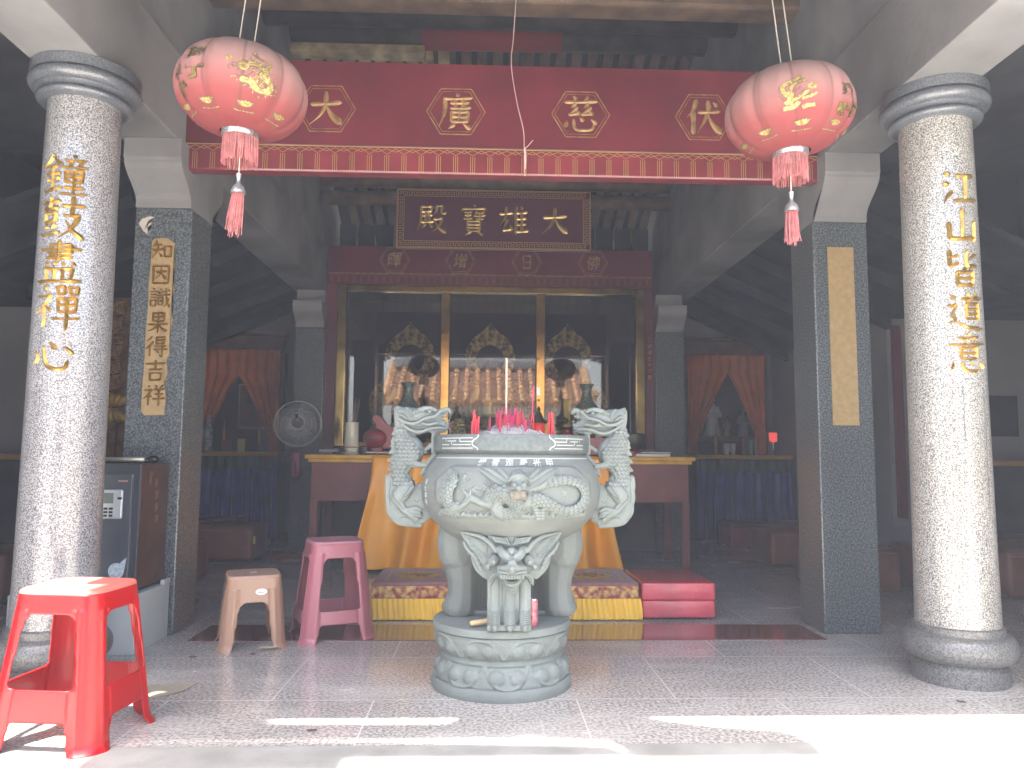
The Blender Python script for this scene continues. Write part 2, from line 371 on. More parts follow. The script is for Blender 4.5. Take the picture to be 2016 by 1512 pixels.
m_white = mat('white_board', (.42, .45, .45), .5, noise=(3, .1, 4))
m_brass = mat('polished_brass', (.55, .38, .13), .16, metal=1, noise=(6, .35, 4))
m_stone = mat('carved_grey_stone', (.152, .178, .168), .8, noise=(5, .16, 8), bump=(190, .35))
m_stoneb = mat('burner_bowl_stone', (.138, .156, .148), .75, noise=(4, .2, 8), bump=(190, .3))
m_stoned = mat('dark_honed_stone', (.088, .104, .103), .6, noise=(60, .2, 3))
m_groove = mat('groove_grime_shade', (.085, .10, .098), .9)  # dark strips painting grime and shade into the carved lines
m_chalk = mat('white_engraved_line', (.36, .38, .37), .8)
m_panel = mat('tan_gold_panel', (.40, .285, .135), .45, metal=.15, noise=(40, .1, 3))

# floor: polished granite tiles in running bond
def floor_mat():
    m = granite('polished_floor_granite', (.50, .478, .455), (.235, .225, .215), (.38, .365, .348), scale=80, rough=.22, coat=0)
    nt = m.node_tree; n = nt.nodes; L = nt.links; b = n['Principled BSDF']
    tc = n.new('ShaderNodeTexCoord')
    mp = n.new('ShaderNodeMapping'); mp.inputs['Location'].default_value = (.02, .05, 0)
    L.new(tc.outputs['Object'], mp.inputs[0])
    br = n.new('ShaderNodeTexBrick'); br.inputs['Scale'].default_value = 1; br.inputs['Brick Width'].default_value = .75
    br.inputs['Row Height'].default_value = .6; br.inputs['Mortar Size'].default_value = .0028; br.inputs['Mortar Smooth'].default_value = 0
    br.inputs['Color1'].default_value = (1, 1, 1, 1); br.inputs['Color2'].default_value = (.93, .93, .93, 1); br.offset = .5
    L.new(mp.outputs[0], br.inputs['Vector'])
    src = b.inputs['Base Color'].links[0].from_socket
    mx = n.new('ShaderNodeMix'); mx.data_type = 'RGBA'; mx.blend_type = 'MULTIPLY'; mx.inputs[0].default_value = 1
    L.new(src, mx.inputs[6]); L.new(br.outputs['Color'], mx.inputs[7])
    mx2 = n.new('ShaderNodeMix'); mx2.data_type = 'RGBA'; mx2.inputs[7].default_value = (.50, .49, .475, 1)
    L.new(br.outputs['Fac'], mx2.inputs[0]); L.new(mx.outputs[2], mx2.inputs[6])
    # dusty scuffs
    t = n.new('ShaderNodeTexNoise'); t.inputs['Scale'].default_value = 1.9; t.inputs['Detail'].default_value = 9; t.inputs['Roughness'].default_value = .65
    mp2 = n.new('ShaderNodeMapping'); mp2.inputs['Scale'].default_value = (.7, 1.6, 1)
    L.new(tc.outputs['Object'], mp2.inputs[0]); L.new(mp2.outputs[0], t.inputs['Vector'])
    r = n.new('ShaderNodeValToRGB'); r.color_ramp.elements[0].position = .48; r.color_ramp.elements[1].position = .72
    r.color_ramp.elements[1].color = (.6, .6, .6, 1)
    L.new(t.outputs[0], r.inputs[0])
    mx3 = n.new('ShaderNodeMix'); mx3.data_type = 'RGBA'; mx3.inputs[7].default_value = (.48, .47, .455, 1)
    L.new(r.outputs[0], mx3.inputs[0]); L.new(mx2.outputs[2], mx3.inputs[6]); L.new(mx3.outputs[2], b.inputs['Base Color'])
    ma = n.new('ShaderNodeMapRange'); ma.inputs[3].default_value = .09; ma.inputs[4].default_value = .5
    L.new(r.outputs[0], ma.inputs[0]); L.new(ma.outputs[0], b.inputs['Roughness'])
    return m
m_floor = floor_mat()

# ------------------------------------------------------------------ ground, floor, step
X0, X1, YB = -3.35, 3.5, 9.2
g = MB().box(-60, 60, -60, 2.20, -.6, -.14)
struct(g, 'courtyard_ground', mat('pale_courtyard_concrete', (.64, .62, .57), .85, noise=(1.4, .2, 7), bump=(50, .2)))
struct(MB().box(-9, 9, 2.50, 10.5, -.3, 0), 'floor', m_floor)
struct(MB().box(-9, 9, 2.20, 2.4985, -.3, .002, bev=.006), 'step', mat('kerb_stone', (.25, .25, .235), .7, noise=(6, .2, 7), bump=(90, .2)))
m_inlay = mat('red_polished_stone', (.10, .028, .026), .12, coat=.4, noise=(14, .5, 6, (.16, .07, .06)))
struct(MB().box(-1.42, 1.72, 3.86, 4.20, -.05, .004), 'floor_inlay', m_inlay)
struct(MB().box(-60, 60, 10.5, 60, -.6, -.02), 'rear_ground', MATS['pale_courtyard_concrete'])

# ------------------------------------------------------------------ the hall: walls, beams, roof
o = MB().box(X0-.25, X1+.25, YB, YB+.25, 0, 3.0).build('back_wall', m_wall); tag(o, 'shadowy grey plaster wall behind both curtained side altars', 'wall')
o = MB().prism([(X0-.25, YB-.01), (X0, YB-.01), (X0, 6.5), (-4.5, 6.5), (-4.5, 1.9), (-4.75, 1.9), (-4.75, 6.75), (X0-.25, 6.75)], 'z', 0, 3.6).prism([(1.95, 3.6), (3.55, 3.6), (6.12, 4.88), (9.2, 3.3), (9.2, 3.0), (6.8, 3.0), (6.76, 3.602), (1.95, 3.602)][1:7], 'x', -4.74, -4.51).build('side_wall', m_wall); tag(o, 'dim plaster side wall beyond the left round column', 'wall')
o = MB().prism([(X1+.25, YB-.01), (X1, YB-.01), (X1, 6.5), (4.75, 6.5), (4.75, 1.9), (5.0, 1.9), (5.0, 6.75), (X1+.25, 6.75)], 'z', 0, 3.6).prism([(1.95, 3.6), (3.55, 3.6), (6.12, 4.88), (9.2, 3.3), (9.2, 3.0), (6.8, 3.0), (6.76, 3.602), (1.95, 3.602)][1:7], 'x', 4.76, 4.99).build('side_wall', m_wall); tag(o, 'dim plaster side wall with dark framed picture right of the hall', 'wall')
# outer front bays of the hall (beyond the frame on both sides)
BX = (-1.72, 1.93)
for i, bx in enumerate(BX):
    side = 'left' if i == 0 else 'right'
    o = MB().box(bx-.145, bx+.145, 2.25, YB-.02, 2.50, 2.94, bev=.006).build('concrete_beam', m_conc2)
    tag(o, f'long grey plastered beam resting on the {side} columns', 'beam')
    gw = MB(); inn = .05
    gw.prism([(2.6, 2.945), (2.6, 3.0), (6.12, 4.62), (9.1, 3.18), (9.1, 2.945)], 'x', bx-.10, bx+.10)
    o = gw.build('gable_wall', m_conc); tag(o, f'pale plaster gable wall above the {side} beam carrying roof timbers', 'wall')
    # aisle outer beams, sloping with the roof
    xo = X0+.12 if i == 0 else X1-.12
    o = MB().box(xo-.11, xo+.11, 2.3, 4.39, 2.3, 2.62).build('aisle_beam', m_conc); tag(o, f'grey plaster beam of the {side} side aisle in shadow', 'beam')
    o = MB().prism([(4.4, 3.005), (4.4, 3.75), (6.12, 4.62), (9.1, 3.18), (9.1, 3.005)], 'x', xo-.11, xo+.11).build('aisle_gable', m_wall)
    tag(o, f'outer gable wall above the {side} side aisle', 'wall')
    s_ = -1 if i == 0 else 1
    xa, xb = (X0, bx-.15) if i == 0 else (bx+.15, X1)
    o = MB().box(-4.49 if i == 0 else 2.45, -2.25 if i == 0 else 4.74, 2.26, 2.40, 0, 2.655).build('front_wall', m_conc); tag(o, f'plaster front wall closing the {side} aisle beside the round column', 'wall')
    # low dark aisle loft boards
    c = MB()
    za, zb = (2.12, 2.75) if i == 0 else (2.75, 2.12)
    c.prism([(xa, za), (xb, zb), (xb, zb+.05), (xa, za+.05)], 'y', 4.5, 8.84)
    for k in range(6):
        y = 4.9+k*.75
        c.prism([(xa, za-.10), (xb, zb-.10), (xb, zb), (xa, za)], 'y', y, y+.1)
    o = c.build('aisle_ceiling', m_tile_under); tag(o, f'soot dark sloping boarded ceiling over the {side} aisle', 'ceiling')
    xw = -4.5 if i == 0 else 4.75
    o = MB().box(min(xw, bx+s_*.15), max(xw, bx+s_*.15), 2.24, 4.48, 2.66, 2.72).build('porch_ceiling', m_tile_under); tag(o, f'dark boarded porch ceiling beyond the {side} round column', 'ceiling')
    o = MB().box(min(xw, xa if s_ < 0 else xb), max(xw, xa if s_ < 0 else xb), 4.5, 6.5, 2.12, 2.18).build('recess_ceiling', m_tile_under); tag(o, f'low dark ceiling of the far {side} recess', 'ceiling')
    o = MB().box(xa+.002, xb-.002, 8.86, YB-.02, 2.62, 2.9).build('rear_lintel', m_timber); tag(o, f'dark lintel over the {side} curtained altar', 'beam')

# roof slabs (boards and eave cut back at one notch so sun reaches the stool), rafters
def slope_z(y): return 2.72+.49*(y-2.0) if y < 6.12 else 2.72+.49*4.12-.5*(y-6.12)
rb = MB()
for (ya, yb) in ((1.75, 6.12), (6.12, 9.6)):
    for (xa, xb, st) in ((-4.8, -1.80, 1.95), (-1.80, -1.58, 2.16), (-1.58, 5.0, 1.95)):
        y0_ = st if ya < 6 else ya
        rb.prism([(y0_, slope_z(y0_)+.16), (yb, slope_z(yb-1e-6 if yb < 6.2 else yb)+.16), (yb, slope_z(yb-1e-6 if yb < 6.2 else yb)+.24), (y0_, slope_z(y0_)+.24)], 'x', xa, xb)
hall_roof = thing('hall_roof', 'dark timber roof of the hall seen from below between the gables', 'roof', (.1, 6.1, 4.7))
rb.build('roof_boards', m_tile_under, hall_roof)
rf = MB()
x = -1.5
while x < 1.85:
    for (ya, yb) in ((2.26, 6.12), (6.16, 9.2)):
        za, zb = slope_z(ya), slope_z(yb if yb > 6.2 else yb-1e-6)
        rf.prism([(ya, za+.10), (yb, zb+.10), (yb, zb+.16), (ya, za+.16)], 'x', x-.045, x+.045)
    x += .145
rafters = rf.build('rafters', m_timb2, hall_roof); rafters['kind'] = 'stuff'
m_litwood = mat('lit_look_boards', (.36, .28, .15), .6, noise=(6, .5, 5))  # wood tone that puts yellowish light into the boards' colour
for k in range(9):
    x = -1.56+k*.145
    MB().prism([(6.3, slope_z(6.3)+.06), (7.6, slope_z(7.6)+.06), (7.6, slope_z(7.6)+.095), (6.3, slope_z(6.3)+.095)], 'x', x-.05, x+.05).build('lit_look_board', m_litwood, hall_roof)
rt = MB()                                            # barrel tiles on top
for k in range(46):
    x = -4.5+k*.2
    for (ya, yb) in ((2.2 if -1.85 < x < -1.5 else 1.95, 6.1), (6.14, 9.6)):
        rt.tube([(x, ya, slope_z(ya)+.27), (x, (ya+yb)/2, slope_z((ya+yb)/2)+.27), (x, yb, slope_z(yb if yb > 6.2 else yb-1e-6)+.27)], .065, 8)
m_terra = mat('terracotta_tile', (.50, .24, .085), .6, noise=(7, .45, 5))
rt.build('roof_tiles', m_terra, hall_roof)
b = MB(); b.box(-4.8, -1.80, 1.97, 2.2, 2.575, 2.80, bev=.01); b.box(-1.58, 5.0, 1.97, 2.2, 2.575, 2.80, bev=.01)
b.build('eave_board', m_timb2, hall_roof)

def purlin(y, z, r, xa, xb, label, m=m_timber, sq=False):
    b = MB()
    if sq: b.box(xa, xb, y-r, y+r, z-r, z+r, bev=.02)
    else: b.tube([(xa, y, z), ((xa+xb)/2, y, z+.01), (xb, y, z)], r, 16)
    o = b.build('roof_purlin', m, smooth=not sq); tag(o, label, 'roof beam', 'timber beams carrying the roof'); return o
gl, gr_ = BX[0]+.08, BX[1]-.08
purlin(4.3, 3.61, .085, gl, gr_, 'reddish square timber at the very top of the opening', m_timb2, True)
purlin(5.35, 4.13, .12, gl, gr_, 'bluish dark round log under the roof, in front of the ridge log')
purlin(6.12, 4.40, .12, gl, gr_, 'dark ridge log wrapped with red cloth at its middle')
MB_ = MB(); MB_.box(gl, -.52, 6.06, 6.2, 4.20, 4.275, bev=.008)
o = MB_.build('ridge_batten', m_litwood); tag(o, 'flat batten coloured as if in yellow light under the left end of the ridge log', 'roof beam')  # short piece, coloured as if lit
o = MB().tube([(-.55, 6.12, 4.40), (.62, 6.12, 4.41)], .128, 20).build('red_cloth', mat('faded_red_cloth', (.22, .03, .035), .85), smooth=True); tag(o, 'faded red cloth wrapped around the ridge log', 'cloth')
purlin(7.3, 3.58, .085, -1.6, 1.8, 'round brown log above the plum name board, upper of the pair', m_timb2)
purlin(7.3, 3.385, .07, -1.6, 1.8, 'round brown log above the plum name board, lower of the pair', m_timb2)
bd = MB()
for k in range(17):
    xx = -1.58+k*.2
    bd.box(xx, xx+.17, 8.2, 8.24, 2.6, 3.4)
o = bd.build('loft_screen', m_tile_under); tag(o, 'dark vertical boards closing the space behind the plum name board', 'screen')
# ------------------------------------------------------------------ round columns with carved gold writing
def round_column(cx, cy, r, mshaft, label, text, u0, zlist, size, textname):
    t = thing('round_column', label, 'column', (cx, cy, 0))
    MB().lathe([(r+.012, .215), (r+.008, .5), (r+.003, 1.3), (r-.004, 2.36)], (cx, cy, 0), 72).build('shaft', mshaft, t, smooth=True, ang=40)
    pr = [(.205, 0), (.207, .062), (.198, .072), (.192, .085)]
    for k in range(13):
        a = -pi/2+pi*k/12; pr.append((.197+.050*math.cos(a), .142+.055*math.sin(a)))
    pr += [(.197, .199), (.197, .222), (.186, .228), (.0, .229)]
    MB().lathe([(a*.87, z) for a, z in pr], (cx, cy, 0), 72).build('base', m_capd, t, smooth=True, ang=35)
    pc = [(0, 2.348), (r+.012, 2.349)]
    for k in range(9):
        a = -pi/2+pi*k/8; pc.append((r+.014+.026*math.cos(a), 2.366+.017*math.sin(a)))
    pc += [(r+.012, 2.385), (r+.03, 2.392), (r+.042, 2.402)]
    for k in range(9):
        a = -pi/2+pi*k/8; pc.append((r+.046+.026*math.cos(a), 2.428+.026*math.sin(a)))
    pc += [(r+.066, 2.455), (r+.066, 2.497), (r+.060, 2.499), (0, 2.499)]
    MB().lathe(pc, (cx, cy, 0), 72).build('capital', m_cap, t, smooth=True, ang=35)
    for ch, z in zip(text, zlist):
        b = MB()
        def fn(u, v, h):
            a = u/r-pi/2; rr = r+.006+.0045*h
            return (cx+rr*math.cos(a), cy+rr*math.sin(a), v)
        text_flat(b, ch, fn, size, [(u0, z)], ext=.03, bold=.016)
        b.build('gold_character', m_gold, t)
    return t
colL = round_column(-1.70, 3.19, .144, m_gran, 'round speckled granite column with five carved gold characters, behind the red stool',
                    '鐘鼓盡禪心', .008, [2.01, 1.835, 1.655, 1.475, 1.295], .172, 'a')
colR = round_column(1.972, 3.19, .148, m_granw, 'round pale granite column carved with gold characters, right of the tan panelled pillar',
                    '江山皆道意', .008, [2.03, 1.87, 1.69, 1.505, 1.335], .162, 'b')

for u_, pts in ((-.03, [(0, 1.20), (.004, 1.12), (.002, 1.05), (.006, .97)]), (.06, [(0, 1.19), (.003, 1.0), (.001, .86), (.004, .70)])):
    b = MB(); strip2(b, crom([(u_+a, z) for a, z in pts], 5), .0022, lambda u, v, h: (1.972+.1595*math.cos(u/.148-pi/2), 3.19+.1595*math.sin(u/.148-pi/2), v))
    b.build('hairline_crack', mat('dark_crack', (.05, .05, .05), .9), colR)

# ------------------------------------------------------------------ square granite pillars and corbels
def pillar(cx, y0, w, h, label, corbel=.17):
    t = thing('square_pillar', label, 'pillar', (cx, y0+w/2, 0))
    MB().box(cx-w/2, cx+w/2, y0, y0+w, 0, h, bev=.008).build('shaft', m_dgr, t)
    yc = y0+w/2; hw = w/2; top = 2.4985 if corbel > .15 else 2.37
    prof = [(hw+.01, h)]
    Z = top-h
    for k in range(13):
        q = k/12; a = q*pi
        prof.append((hw+.01+.5*(1-math.cos(a))*corbel*.9, h+.03+q*Z*.55))
    prof += [(hw+corbel, h+Z*.68), (hw+corbel, top-.002)]
    poly = [(yc-a, z) for a, z in prof]+[(yc+a, z) for a, z in prof[::-1]]
    MB().prism(poly, 'x', cx-w/2+.004, cx+w/2-.004).build('corbel', m_conc, t)
    if corbel < .15: MB().box(cx-w/2+.01, cx+w/2-.01, y0+.01, y0+w-.01, top, 2.499).build('upper_block', m_conc, t)
    return t
pl = pillar(-1.69, 3.99, .295, 2.185, 'grey square granite pillar bearing a torn tan strip with seven gold characters')
pr_ = pillar(1.915, 3.99, .30, 2.175, 'grey square granite pillar bearing a blank tan gold panel')
pillar(-1.69, 7.4, .285, 2.13, 'dark square pillar between the standing fan and the red altar frame', .14)
pillar(1.815, 7.4, .285, 2.13, 'dark square pillar between the red altar frame and the right curtained altar', .14)
# panels on the two front pillars
rp = [(-1.745, 2.06), (-1.735, 2.075), (-1.715, 2.07), (-1.70, 2.08), (-1.66, 2.075), (-1.628, 2.05), (-1.63, 2.0), (-1.622, 1.93), (-1.63, 1.86), (-1.62, 1.80), (-1.63, 1.70), (-1.622, 1.62),
      (-1.632, 1.52), (-1.628, 1.43), (-1.643, 1.40), (-1.632, 1.33), (-1.648, 1.27), (-1.636, 1.2), (-1.64, 1.1), (-1.74, 1.095), (-1.757, 1.12), (-1.757, 1.25), (-1.752, 1.4), (-1.755, 1.55), (-1.748, 1.7), (-1.752, 1.8), (-1.745, 1.95)]
rp = [(x+.004, 1.095+(z-1.095)*.944) for x, z in rp]
MB().prism(rp, 'y', 3.984, 3.992).build('paper_strip', m_panel, pl)
b = MB(); tmp = [(-1.80, 2.12), (-1.76, 2.09), (-1.745, 2.12), (-1.73, 2.16), (-1.765, 2.15)]
b.prism([(-1.815, 2.1), (-1.79, 2.06), (-1.765, 2.04), (-1.755, 2.065), (-1.77, 2.08), (-1.745, 2.1), (-1.765, 2.115), (-1.735, 2.135), (-1.76, 2.14), (-1.80, 2.125)], 'y', 3.986, 3.9895)
b.build('torn_paper', mat('torn_pale_paper', (.5, .47, .42), .9), pl)
for k, ch in enumerate('知因識果得吉祥'):
    b = MB(); z = 1.955-k*.126
    text_flat(b, ch, lambda u, v, h: (u, 3.978-.006*h, v), .108, [(-1.686-.001*k, z)], ext=.03, bold=.018)
    b.build('gold_character', m_goldp, pl)
MB().box(1.842, 1.982, 3.982, 3.992, 1.075, 2.035).build('blank_panel', m_panel, pr_)

# ------------------------------------------------------------------ big red beam
BY = 3.93
t = thing('red_beam', 'long red lacquered beam with four gold characters in hexagons', 'beam', (.1, BY, 2.4))
MB().box(-1.573, 1.783, BY, BY+.07, 2.52, 2.985, bev=.004).build('beam_board', m_red, t)
MB().box(-1.573, 1.783, BY-.012, BY+.07, 2.372, 2.518, bev=.012).build('lower_rail', m_redl, t)
def hexring(b, cx, cz, rx, rz, w, y):
    P = [(cx-rx, cz), (cx-rx*.52, cz+rz), (cx+rx*.52, cz+rz), (cx+rx, cz), (cx+rx*.52, cz-rz), (cx-rx*.52, cz-rz)]
    for k in range(6):
        a, c_ = P[k], P[(k+1) % 6]; strip2(b, [a, c_], w, lambda u, v, h: (u, y, v))
for ch, cx in zip('大廣慈伏', (-.85, -.165, .50, 1.165)):
    b = MB(); hexring(b, cx, 2.72, .155, .125, .006, BY-.003); hexring(b, cx, 2.72, .138, .11, .003, BY-.003)
    b.build('hexagon_border', m_goldd, t)
    b = MB(); text_flat(b, ch, lambda u, v, h: (u, BY-.004-.002*h, v), .198, [(cx, 2.72)], ext=.02, bold=.02)
    b.build('gold_character', m_goldd, t)
b = MB(); yy = BY-.0135; fn = lambda u, v, h: (u, yy, v)
strip2(b, [(-1.56, 2.511), (1.775, 2.511)], .006, fn); n = 37; dx = 3.335/n
for k in range(n):
    xa = -1.56+k*dx
    strip2(b, [(xa, 2.486), (xa+dx/2, 2.504), (xa+dx, 2.486)], .003, fn)
    strip2(b, [(xa, 2.504), (xa+dx/2, 2.474), (xa+dx, 2.504)], .003, fn)
    for q in (-.011, 0, .011): strip2(b, [(xa+dx/2+q, 2.381), (xa+dx/2+q, 2.470)], .0032, fn)
b.build('gold_trim', m_goldl, t)

# ------------------------------------------------------------------ plum name plaque
t = thing('name_plaque', 'plum coloured name board with key pattern border and four large gold characters', 'plaque', (.08, 7.2, 2.87))
MB().box(-.86, 1.015, 7.2, 7.25, 2.87, 3.46, bev=.004).build('board', m_plaq, t)
b = MB(); y_ = 7.197; fn = lambda u, v, h: (u, y_, v)
def rect(b, x0, x1, z0, z1, w):
    strip2(b, [(x0, z0), (x1, z0)], w, fn); strip2(b, [(x0, z1), (x1, z1)], w, fn)
    strip2(b, [(x0, z0), (x0, z1)], w, fn); strip2(b, [(x1, z0), (x1, z1)], w, fn)
rect(b, -.852, 1.007, 2.878, 3.452, .008); rect(b, -.785, .94, 2.945, 3.385, .006)
def key(b, p, d, nrm):
    s = .047
    sh = [(0, 0), (0, .9), (.72, .9), (.72, .35), (.4, .35), (.4, .6)]
    sh2 = [(0, 0), (1.0, 0)]
    for S in (sh, sh2):
        pts = [(p[0]+d[0]*a*s+nrm[0]*c_*s, p[1]+d[1]*a*s+nrm[1]*c_*s) for a, c_ in S]
        for i in range(len(pts)-1): strip2(b, [pts[i], pts[i+1]], .0055, fn)
k = -.842
while k < .96: key(b, (k, 2.888), (1, 0), (0, 1)); key(b, (k, 3.442), (1, 0), (0, -1)); k += .0505
k = 2.94
while k < 3.36: key(b, (-.842, k), (0, 1), (1, 0)); key(b, (.997, k), (0, 1), (-1, 0)); k += .0505
b.build('key_border', m_goldl, t)
for ch, cx in zip('殿寶雄大', (-.52, -.12, .265, .665)):
    b = MB(); text_flat(b, ch, lambda u, v, h: (u, 7.195-.003*h, v), .285, [(cx, 3.16)], ext=.02, bold=.012)
    b.build('gold_character', m_goldl, t)

# ------------------------------------------------------------------ glazed altar shrine
t = thing('buddha_shrine', 'red framed glass shrine with brass mullions across the rear of the hall', 'shrine', (.1, 7.6, 0))
FY = 7.5
MB().box(-1.555, 1.675, FY, FY+.12, 2.70, 2.968, bev=.004).build('name_board', m_red, t)
MB().box(-1.555, 1.675, FY-.01, FY+.12, 2.585, 2.698, bev=.004).build('lower_rail', m_red, t)
for (a, c_) in ((-1.555, -1.455), (1.595, 1.675)):
    MB().box(a, c_, FY, FY+.12, .98, 2.584).build('red_jamb', m_red, t)
MB().box(-1.555, 1.675, FY, FY+1.0, .0, .975).build('plinth', m_conc, t)
yy2 = FY-.0125; fn = lambda u, v, h: (u, yy2, v)
b = MB(); strip2(b, [(-1.55, 2.69), (1.67, 2.69)], .006, fn); n = 44; dx = 3.2/n
for k in range(n):
    xa = -1.55+k*dx; strip2(b, [(xa, 2.685), (xa+dx/2, 2.668), (xa+dx, 2.685)], .003, fn)
    for q in (-.008, .008): strip2(b, [(xa+dx/2+q, 2.6), (xa+dx/2+q, 2.66)], .003, fn)
b.build('gold_trim', m_goldd, t)
for ch, cx in zip('暉增日佛', (-.90, -.25, .41, 1.075)):
    b = MB(); hexring(b, cx, 2.832, .148, .125, .006, FY-.003); hexring(b, cx, 2.832, .13, .108, .0035, FY-.003)
    b.build('hexagon_border', m_goldd, t)
    b = MB(); text_flat(b, ch, lambda u, v, h: (u, FY-.004-.002*h, v), .145, [(cx, 2.832)], ext=.02, bold=.012)
    b.build('gold_character', m_goldd, t)
# brass frame
b = MB()
b.box(-1.453, -1.365, FY+.01, FY+.08, .985, 2.583, bev=.006); b.box(1.505, 1.593, FY+.01, FY+.08, .985, 2.583, bev=.006)
b.box(-1.364, 1.504, FY+.01, FY+.08, 2.515, 2.583, bev=.006); b.box(-1.364, 1.504, FY+.01, FY+.08, .985, 1.03, bev=.006)
b.build('brass_frame', m_brass, t)
MB().box(-.435, -.345, FY+.012, FY+.075, 1.032, 2.513, bev=.008).build('mullion', m_brass, t)
MB().box(.508, .60, FY+.012, FY+.075, 1.032, 2.513, bev=.008).build('mullion', m_brass, t)
for z in (1.45, 1.86, 2.06): MB().ball((.535, FY+.005, z), .012).build('door_stud', m_steel, t, smooth=True)
MB().box(.515, .55, FY, FY+.012, 1.50, 1.58).build('door_lock', m_steel, t)
# glass
gm = bpy.data.materials.new('shop_glass'); gm.use_nodes = True; nt = gm.node_tree; nt.nodes.clear()
o_ = nt.nodes.new('ShaderNodeOutputMaterial'); mxs = nt.nodes.new('ShaderNodeMixShader'); tr = nt.nodes.new('ShaderNodeBsdfTransparent'); gl_ = nt.nodes.new('ShaderNodeBsdfGlossy')
gl_.inputs['Roughness'].default_value = .0; gl_.inputs['Color'].default_value = (1, .97, .92, 1); tr.inputs[0].default_value = (.82, .85, .84, 1)
fr_ = nt.nodes.new('ShaderNodeFresnel'); fr_.inputs[0].default_value = 1.65
nt.links.new(fr_.outputs[0], mxs.inputs[0]); nt.links.new(tr.outputs[0], mxs.inputs[1]); nt.links.new(gl_.outputs[0], mxs.inputs[2]); nt.links.new(mxs.outputs[0], o_.inputs[0])
for (a, c_) in ((-1.364, -.437), (-.343, .506), (.602, 1.504)):
    MB().box(a, c_, FY+.045, FY+.049, 1.032, 2.513).build('glass_pane', gm, t)
m_int = mat('dark_shrine_lining', (.03, .008, .011), .8)
b = MB(); b.box(-1.55, 1.67, FY+.95, FY+1.0, .98, 2.7); b.box(-1.552, -1.50, FY+.125, FY+.945, .98, 2.7); b.box(1.62, 1.672, FY+.125, FY+.945, .98, 2.7); b.box(-1.498, 1.618, FY+.125, FY+.945, 2.6, 2.65)
b.build('lining', m_int, t)
b = MB()
for i, ch in enumerate('乙卯歲王本海敬'):
    text_flat(b, ch, lambda u, v, h: (u, FY-.004-.002*h, v), .045, [(1.637, 2.06-.062*i)], ext=.02)
b.build('donor_writing', m_goldd, t)

# ------------------------------------------------------------------ three seated buddhas behind the glass
def halo_pts(cx, z, n=48):
    """ring halo outline: circle with a pointed top"""
    P = []
    for k in range(n):
        a = 2*pi*k/n; x, y = .27*math.sin(a), .27*math.cos(a)
        if y > 0: y *= 1+.12*math.cos(a); y += .09*max(0, 1-abs(a if a < pi else 2*pi-a)/.42)**1.6; 
        P.append((cx+x, z+y))
    return P
m_fil = mat('gold_filigree_on_maroon', (.55, .36, .12), .45, metal=.4, noise=(26, .9, 3, (.07, .03, .02)))
def buddha(cx, label):
    t = thing('buddha_statue', label, 'statue', (cx, 8.05, 1.0), 0, 'seated gilt buddhas in the glass shrine')
    zc = 1.95
    out = halo_pts(cx, zc); inn = [(cx+.155*math.sin(2*pi*k/48), zc-.01+.155*math.cos(2*pi*k/48)) for k in range(48)]
    b = MB(); V = []; F = []
    for yy_ in (8.22, 8.26):
        V += [(x, yy_, z) for x, z in out]+[(x, yy_, z) for x, z in inn]
    for k in range(48):
        k2 = (k+1) % 48
        F += [(k, k2, 48+k2, 48+k), (96+k, 144+k, 144+k2, 96+k2), (k, 96+k, 96+k2, k2), (48+k, 48+k2, 144+k2, 144+k)]
    b.add(V, F); b.build('head_halo', m_fil, t)
    b = MB(); pts = []
    for k in range(41):
        a = pi*k/40*1.0; pts.append((cx-.44*math.cos(a)*(1-.05*math.sin(a)), 1.45+.33*math.sin(a)**.8))
    lower = [(cx+.40, 1.25), (cx+.33, 1.02), (cx-.33, 1.02), (cx-.40, 1.25)]
    b.prism(pts+lower, 'y', 8.28, 8.31); b.build('body_halo', m_fil, t)
    # body: one continuous figure seated cross legged
    s = MB(); y = 8.05
    for p, r in crom_r([((cx, y, 1.22), .13), ((cx, y, 1.35), .135), ((cx, y, 1.50), .14), ((cx, y, 1.60), .12), ((cx, y, 1.66), .06), ((cx, y-.01, 1.71), .052)], 8): s.ball(p, (r, r*.75, r))
    s.ball((cx, y-.015, 1.79), (.082, .085, .105)); s.ball((cx, y+.0, 1.885), (.045, .045, .04))
    for sx in (-1, 1):
        s.ball((cx+sx*.085, y-.005, 1.775), (.014, .02, .045))
        for p, r in crom_r([((cx+sx*.15, y, 1.585), .062), ((cx+sx*.215, y-.02, 1.42), .054), ((cx+sx*.19, y-.08, 1.30), .045), ((cx+sx*.06, y-.17, 1.27), .034)], 8): s.ball(p, r)
        for p, r in crom_r([((cx+sx*.10, y, 1.17), .10), ((cx+sx*.30, y-.09, 1.16), .085), ((cx+sx*.15, y-.20, 1.15), .07), ((cx-sx*.06, y-.21, 1.16), .05)], 8): s.ball(p, (r, r, r*.8))
    s.ball((cx, y-.10, 1.775), (.012, .014, .022)); s.ball((cx, y-.075, 1.745), (.028, .02, .008))
    for sx in (-1, 1): s.ball((cx+sx*.033, y-.085, 1.80), (.02, .01, .008))
    sculpt(s, .011, 2).build('body', mat('gilt_skin', (.42, .27, .08), .3, metal=.8, noise=(8, .3, 3)), t, smooth=True)
    b = MB()
    for k in range(16):
        a = 2*pi*k/16; b.ball((cx+.30*math.cos(a), y+.2*math.sin(a), 1.045), (.07, .05, .045), rot=Euler((0, 0, a)))
    b.lathe([(.0, .985), (.30, .985), (.27, 1.02), (.28, 1.08), (0, 1.085)], (cx, y, 0), 32)
    b.build('lotus_seat', m_goldd, t)
def crom_r(items, n):
    A = np.array([list(p)+[r] for p, r in items]); Q = crom(A, n)
    return [(q[:3], q[3]) for q in Q]
buddha(-.80, 'gilt buddha with pointed halo behind the left pane of the glass shrine')
buddha(.06, 'gilt buddha with pointed halo behind the middle pane of the glass shrine')
buddha(.90, 'gilt buddha with pointed halo behind the right pane of the glass shrine')
